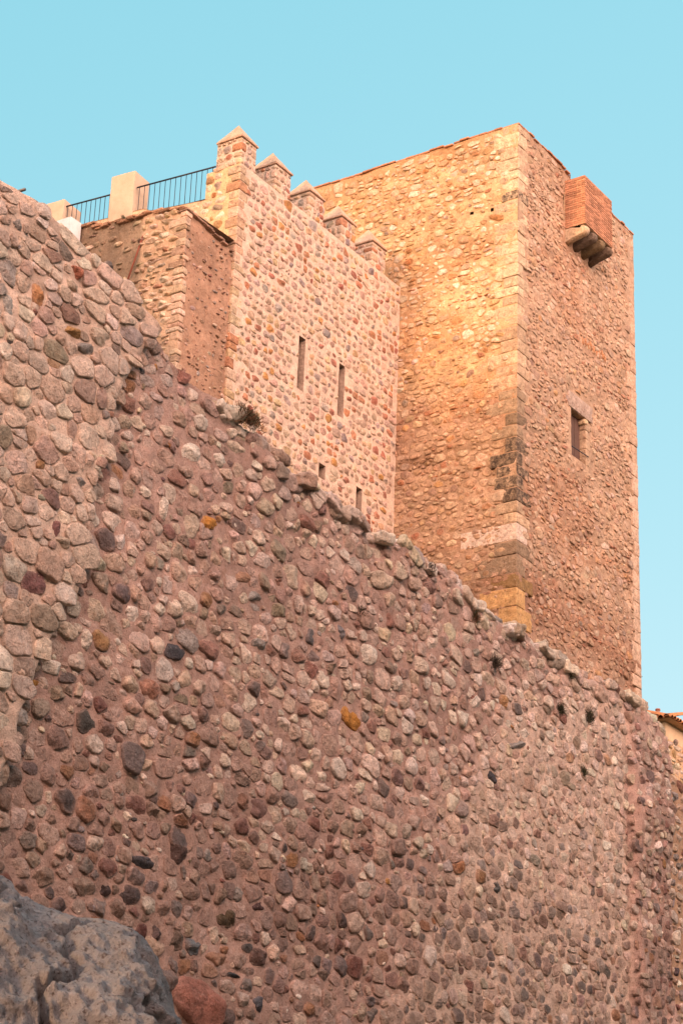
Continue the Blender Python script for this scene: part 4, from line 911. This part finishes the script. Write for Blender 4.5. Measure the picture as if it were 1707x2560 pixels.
# ------------------------------------------------------------------ house far right and aerial
def house():
    rng = np.random.default_rng(51); hu, hv = 60.0, 28.2; ze = 20.02
    Hs = empty('house', (hu, hv, 11), 'cream walled house with orange barrel tile roof behind the ruined wall at the right edge', 'house')
    mb = MB()
    box(mb, (hu, hv, 19.45), (hu+12, hv+9, ze), (.66, .50, .33, 0), 0)
    box(mb, (hu-.001, hv-.001, ze+.001), (hu+12, hv+9, ze+.02), (.6, .45, .3, 0), 0)
    mb.build('upper_wall', [M_RENDER], Hs, smooth=False)
    m2 = MB(); f1 = Frame((0, hv-.04, 0), (1, 0, 0), UZ, (0, -1, 0)); f2 = Frame((hu-.04, 0, 0), (0, 1, 0), UZ, (-1, 0, 0))
    face(m2, f1, hu-.04, hu+12, 11, 19.46, .12, (.58, .40, .25, 0), amp=.03, mat=1, seed=61); face(m2, f2, hv-.04, hv+9, 11, 19.46, .12, (.58, .40, .25, 0), amp=.03, mat=1, seed=62)
    o = layout(rng, hu, hu+6, 14, 19.4, w=(.25, .6), h=(.2, .35), gap=.04); stones(m2, f1, o[:, :2], o[:, 2:], .04, pick(rng, PAL_TL, len(o)), rng, K=12)
    o = layout(rng, hv, hv+3, 14, 19.4, w=(.25, .6), h=(.2, .35), gap=.04); stones(m2, f2, o[:, :2], o[:, 2:], .04, pick(rng, PAL_TL, len(o)), rng, K=12)
    m2.build('lower_wall', [M_FINE, M_FMORT], Hs)
    m3 = MB(); ov = .30; cx, cy, rz = hu+6, hv+4.5, ze+.9
    cor = [(hu-ov, hv-ov, ze+.03), (hu+12+ov, hv-ov, ze+.03), (hu+12+ov, hv+9+ov, ze+.03), (hu-ov, hv+9+ov, ze+.03), (hu+4, cy, rz), (hu+8, cy, rz)]
    m3.add(cor, [np.array([[0, 1, 5, 4], [2, 3, 4, 5]]), np.array([[1, 2, 5], [3, 0, 4]])], (.40, .20, .11, 0)); m3.add(cor[:4], np.array([[3, 2, 1, 0]]), (.5, .3, .17, 0))
    def tile(p, d, L, r=.11):
        d = np.array(d, float); d /= np.linalg.norm(d); s = np.cross(d, [0, 0, 1.0]); s /= np.linalg.norm(s); upv = np.cross(s, d); t = np.linspace(0, np.pi, 7)
        ring = np.cos(t)[:, None]*s+np.sin(t)[:, None]*upv; V = np.concatenate([p+ring*r, p+ring*(r-.018), p+d*L+ring*r*.85]); i = np.arange(6)
        cc = np.append(np.array([.52, .25, .12])*rng.uniform(.75, 1.25), 0)
        m3.add(V, [np.stack([i, i+1, i+15, i+14], 1), np.stack([i, i+7, i+8, i+1], 1)], cc)
    for i in range(40):
        x = hu-ov+.1+i*.21; tile(np.array([x, hv-ov-.03, ze+.05+rng.normal(0, .01)]), (0, 1, .32), 2.2)
    for i in range(20):
        y = hv-ov+.1+i*.21; tile(np.array([hu-ov-.03, y, ze+.05+rng.normal(0, .01)]), (1, 0, .32), 1.6)
    p = np.array([hu-ov-.05, hv-ov-.05, ze+.07])
    for k in range(0): tile(p+np.array([4.3, 4.8, 1.45])*k*.06, (4.3, 4.8, 1.4), .5, .13)
    m3.build('roof', [M_TILE], Hs)
    m4 = MB(); c = onx(1200+1213/2.736, 1700+222/2.736, hu+1.0)
    tube(m4, c-np.array([0, 0, .5]), c+np.array([0, 0, .06]), .07, (.42, .25, .2, 0), k=10); tube(m4, c+np.array([0, 0, .061]), c+np.array([0, 0, .12]), .085, (.40, .16, .12, 0), k=10); m4.build('chimney', [M_TILE], Hs)
    # aerial
    U_ = 66.0; q = lambda x, y: onx(1480+x/5.88, 1620+y/5.88, U_)
    top = q(668, 300); A = empty('aerial', tuple(top-np.array([0, 0, 4])), 'thin television aerial poking out past the lower right edge of the tower', 'aerial')
    m = MB(); tube(m, top-np.array([0, 0, 4]), top, .012, k=5); m.build('mast', [M_IRON], A)
    for (xa, ya, xb, yb, nn) in ((600, 421, 712, 432, 8), (610, 552, 682, 561, 5)):
        m = MB(); a, b = q(xa, ya), q(xb, yb); tube(m, a, b, .012, k=5)
        for k in range(nn):
            c = a+(b-a)*(k+.5)/nn; d = np.array([.05, .12, 0]); tube(m, c-d, c+d, .006, k=4); tube(m, c-np.array([0, 0, .035]), c+np.array([0, 0, .035]), .006, k=4)
        m.build('antenna_arm', [M_IRON], A)
house()

# ------------------------------------------------------------------ rock at the foot of the wall, bottom left
def rock():
    # outline measured on a plane 12 m in front of the camera, then built as a solid boulder
    rng = np.random.default_rng(71)
    F2 = np.array([math.cos(YAW+.10), math.sin(YAW+.10), 0]); S2 = np.array([F2[1], -F2[0], 0]); D0 = 11.5
    def on(x, y): d = ray(x, y); p = d*(D0/np.dot(d, F2)); return np.array([np.dot(p, S2), p[2]])
    out = [on(*p) for p in [(-500, 2040), (-300, 2090), (-120, 2180), (0, 2224), (50, 2248), (95, 2280), (150, 2302), (200, 2312), (250, 2314), (310, 2324), (350, 2350), (382, 2390), (400, 2430), (420, 2500), (445, 2560), (480, 2700), (520, 3000), (560, 3700)]]
    out = np.array(out); s, z = out[:, 0], out[:, 1]
    zb = -1.9
    def ztop(x): return np.interp(x, np.concatenate([[s[0]-2], s]), np.concatenate([[z[0]+.3], z]))
    X, ph = np.meshgrid(np.linspace(s[0]-.3, s[-1]+.7, 420), np.linspace(.05, np.pi-.3, 400), indexing='ij')
    Dp = -1.9*np.cos(ph); ridge = ztop(X); g = np.abs(Dp)/1.9
    Z = zb+(ridge-zb)*np.sin(ph)**.62
    # deep weathered joints and pits
    p = np.stack([X, Z*.9, Dp], -1)
    r1 = fbm(p*1.1+3, 5, 3); r2 = 1-np.abs(fbm(p*np.array([2.2, .9, 2.2])+7, 4, 9))*9; r2 = np.clip(r2, 0, 1)**2; r3 = np.clip(fbm(p*3.1, 4, 15)-.15, 0, 1)
    off = .25*r1-.16*r2-.20*r3+.045*(1-2*np.abs(fbm(p*4.5, 4, 40)))+.05*fbm(p*13, 3, 47)+.05*np.floor(fbm(p*2.2, 3, 61)*5)/5*.7
    Pw = X[..., None]*S2+(D0+Dp)[..., None]*F2+Z[..., None]*np.array([0, 0, 1.0])
    du_ = np.gradient(Pw, axis=0); dv_ = np.gradient(Pw, axis=1); nn = np.cross(du_, dv_); nn /= np.maximum(np.linalg.norm(nn, axis=-1, keepdims=True), 1e-9)
    nn *= np.sign(nn[..., 2:3]+1e-6)
    Pw = Pw+nn*(off*(.25+.75*np.clip(g*2.2, 0, 1)))[..., None]
    idx = np.arange(X.size).reshape(X.shape); Q = np.stack([idx[:-1, :-1], idx[1:, :-1], idx[1:, 1:], idx[:-1, 1:]], -1).reshape(-1, 4)
    n = fbm(p*1.6, 4, 28)[..., None]; base = np.array([.37, .335, .35])*(1+.14*n); joint_dark = np.clip(-.05+.42*r2+.4*r3, 0, .45)*.6  # rock made darker in its joints and pits
    mb = MB(); mb.add(Pw.reshape(-1, 3), Q, np.concatenate([base, joint_dark[..., None]], -1).reshape(-1, 4))
    tag(mb.build('boulder', [M_ROCK]), 'big pale grey weathered boulder in the bottom left corner, in front of the ruined wall', 'boulder')
rock()

# ------------------------------------------------------------------ plants in the joints
def tuft(P, size, n, mats, label, seed, droop=.25, flat=.6, sp=(1.3, .4, .6)):
    rng = np.random.default_rng(seed); mb = MB()
    V = []; T = []; k = 0; mi = []
    for i in range(n):
        d = rng.normal(0, 1, 3); d[1] = -abs(d[1])*flat; d[2] = abs(d[2])*.9+.15; d /= np.linalg.norm(d); L = size*rng.uniform(.5, 1.1)
        o = P+rng.normal(0, size*.22, 3)*np.array(sp); s = np.cross(d, rng.normal(0, 1, 3)); s /= np.linalg.norm(s); w_ = min(size, .2)*rng.uniform(.015, .05)
        m_ = o+d*L*.6; e = o+d*L+np.array([0, 0, -droop*size*rng.random()])
        s = s*.7; V += [o-s*w_, o+s*w_, m_+s*w_, m_-s*w_, e]; T.append(k); k += 5
    T = np.array(T)[:, None]
    h = len(T)//2
    V = np.array(V)
    F1 = np.concatenate([T+np.array([[0, 1, 2]]), T+np.array([[0, 2, 3]]), T+np.array([[3, 2, 4]])])
    order = rng.random(len(T)) < .5; mk = np.concatenate([order]*3)
    mb.add(V, F1[mk], (.1, .1, .05, 0), 0); mb.f.append(F1[~mk]); mb.m.append(np.full((~mk).sum(), 1))
    tag(mb.build('wall_plant', mats, smooth=False), label, 'plant', 'small plants rooted in the old walls')
PL = [(616, 1046, .14, 1300, (M_PLANTR, M_PLANT), 'largest dry bushy plant, on the crest of the ruined wall below the two tall slits', .0),
      (1078, 1422, .12, 140, (M_SHRUB, M_SHRUB), 'small dark tuft on the ruined crest left of the tower foot', .05),
      (905, 1535, .11, 200, (M_SHRUB, M_PLANT), 'blackish tuft in the middle of the ruined wall, below its crest', .05),
      (1188, 1545, .13, 240, (M_PLANT, M_PLANTR), 'olive brown tuft on the ruined wall under the yellow foot of the tower', .05),
      (1238, 1662, .16, 260, (M_SHRUB, M_SHRUB), 'rounded black tuft hanging from the ruined wall under the tower', .05),
      (1400, 1775, .14, 240, (M_SHRUB, M_PLANT), 'dark tall tuft on the upper right of the ruined wall', .05),
      (1472, 1795, .15, 260, (M_PLANT, M_SHRUB), 'green dark tuft right of its dark neighbour on the upper right ruined wall', .05),
      (1458, 1932, .12, 180, (M_PLANT, M_PLANT), 'small green tuft in the lower right joint, above pale mortar', .05),
      (1425, 1690, .11, 200, (M_PLANT, M_SHRUB), 'green tuft just under the overhanging grey stone of the ruined crest', .05)]
for i, (x, y, s, n, mt, lb, o_) in enumerate(PL): tuft(ony(x, y, VN-.06), s, n, list(mt), lb, 100+i, sp=(4.4, 1.2, 1.8) if i == 0 else (1.6, .4, 1.6))
P = onx(1150/2.613*0+308, 545, SU-.05); tuft(P, .10, 120, [M_PLANT, M_PLANT], 'tiny green tuft under the large cream pillar', 300)
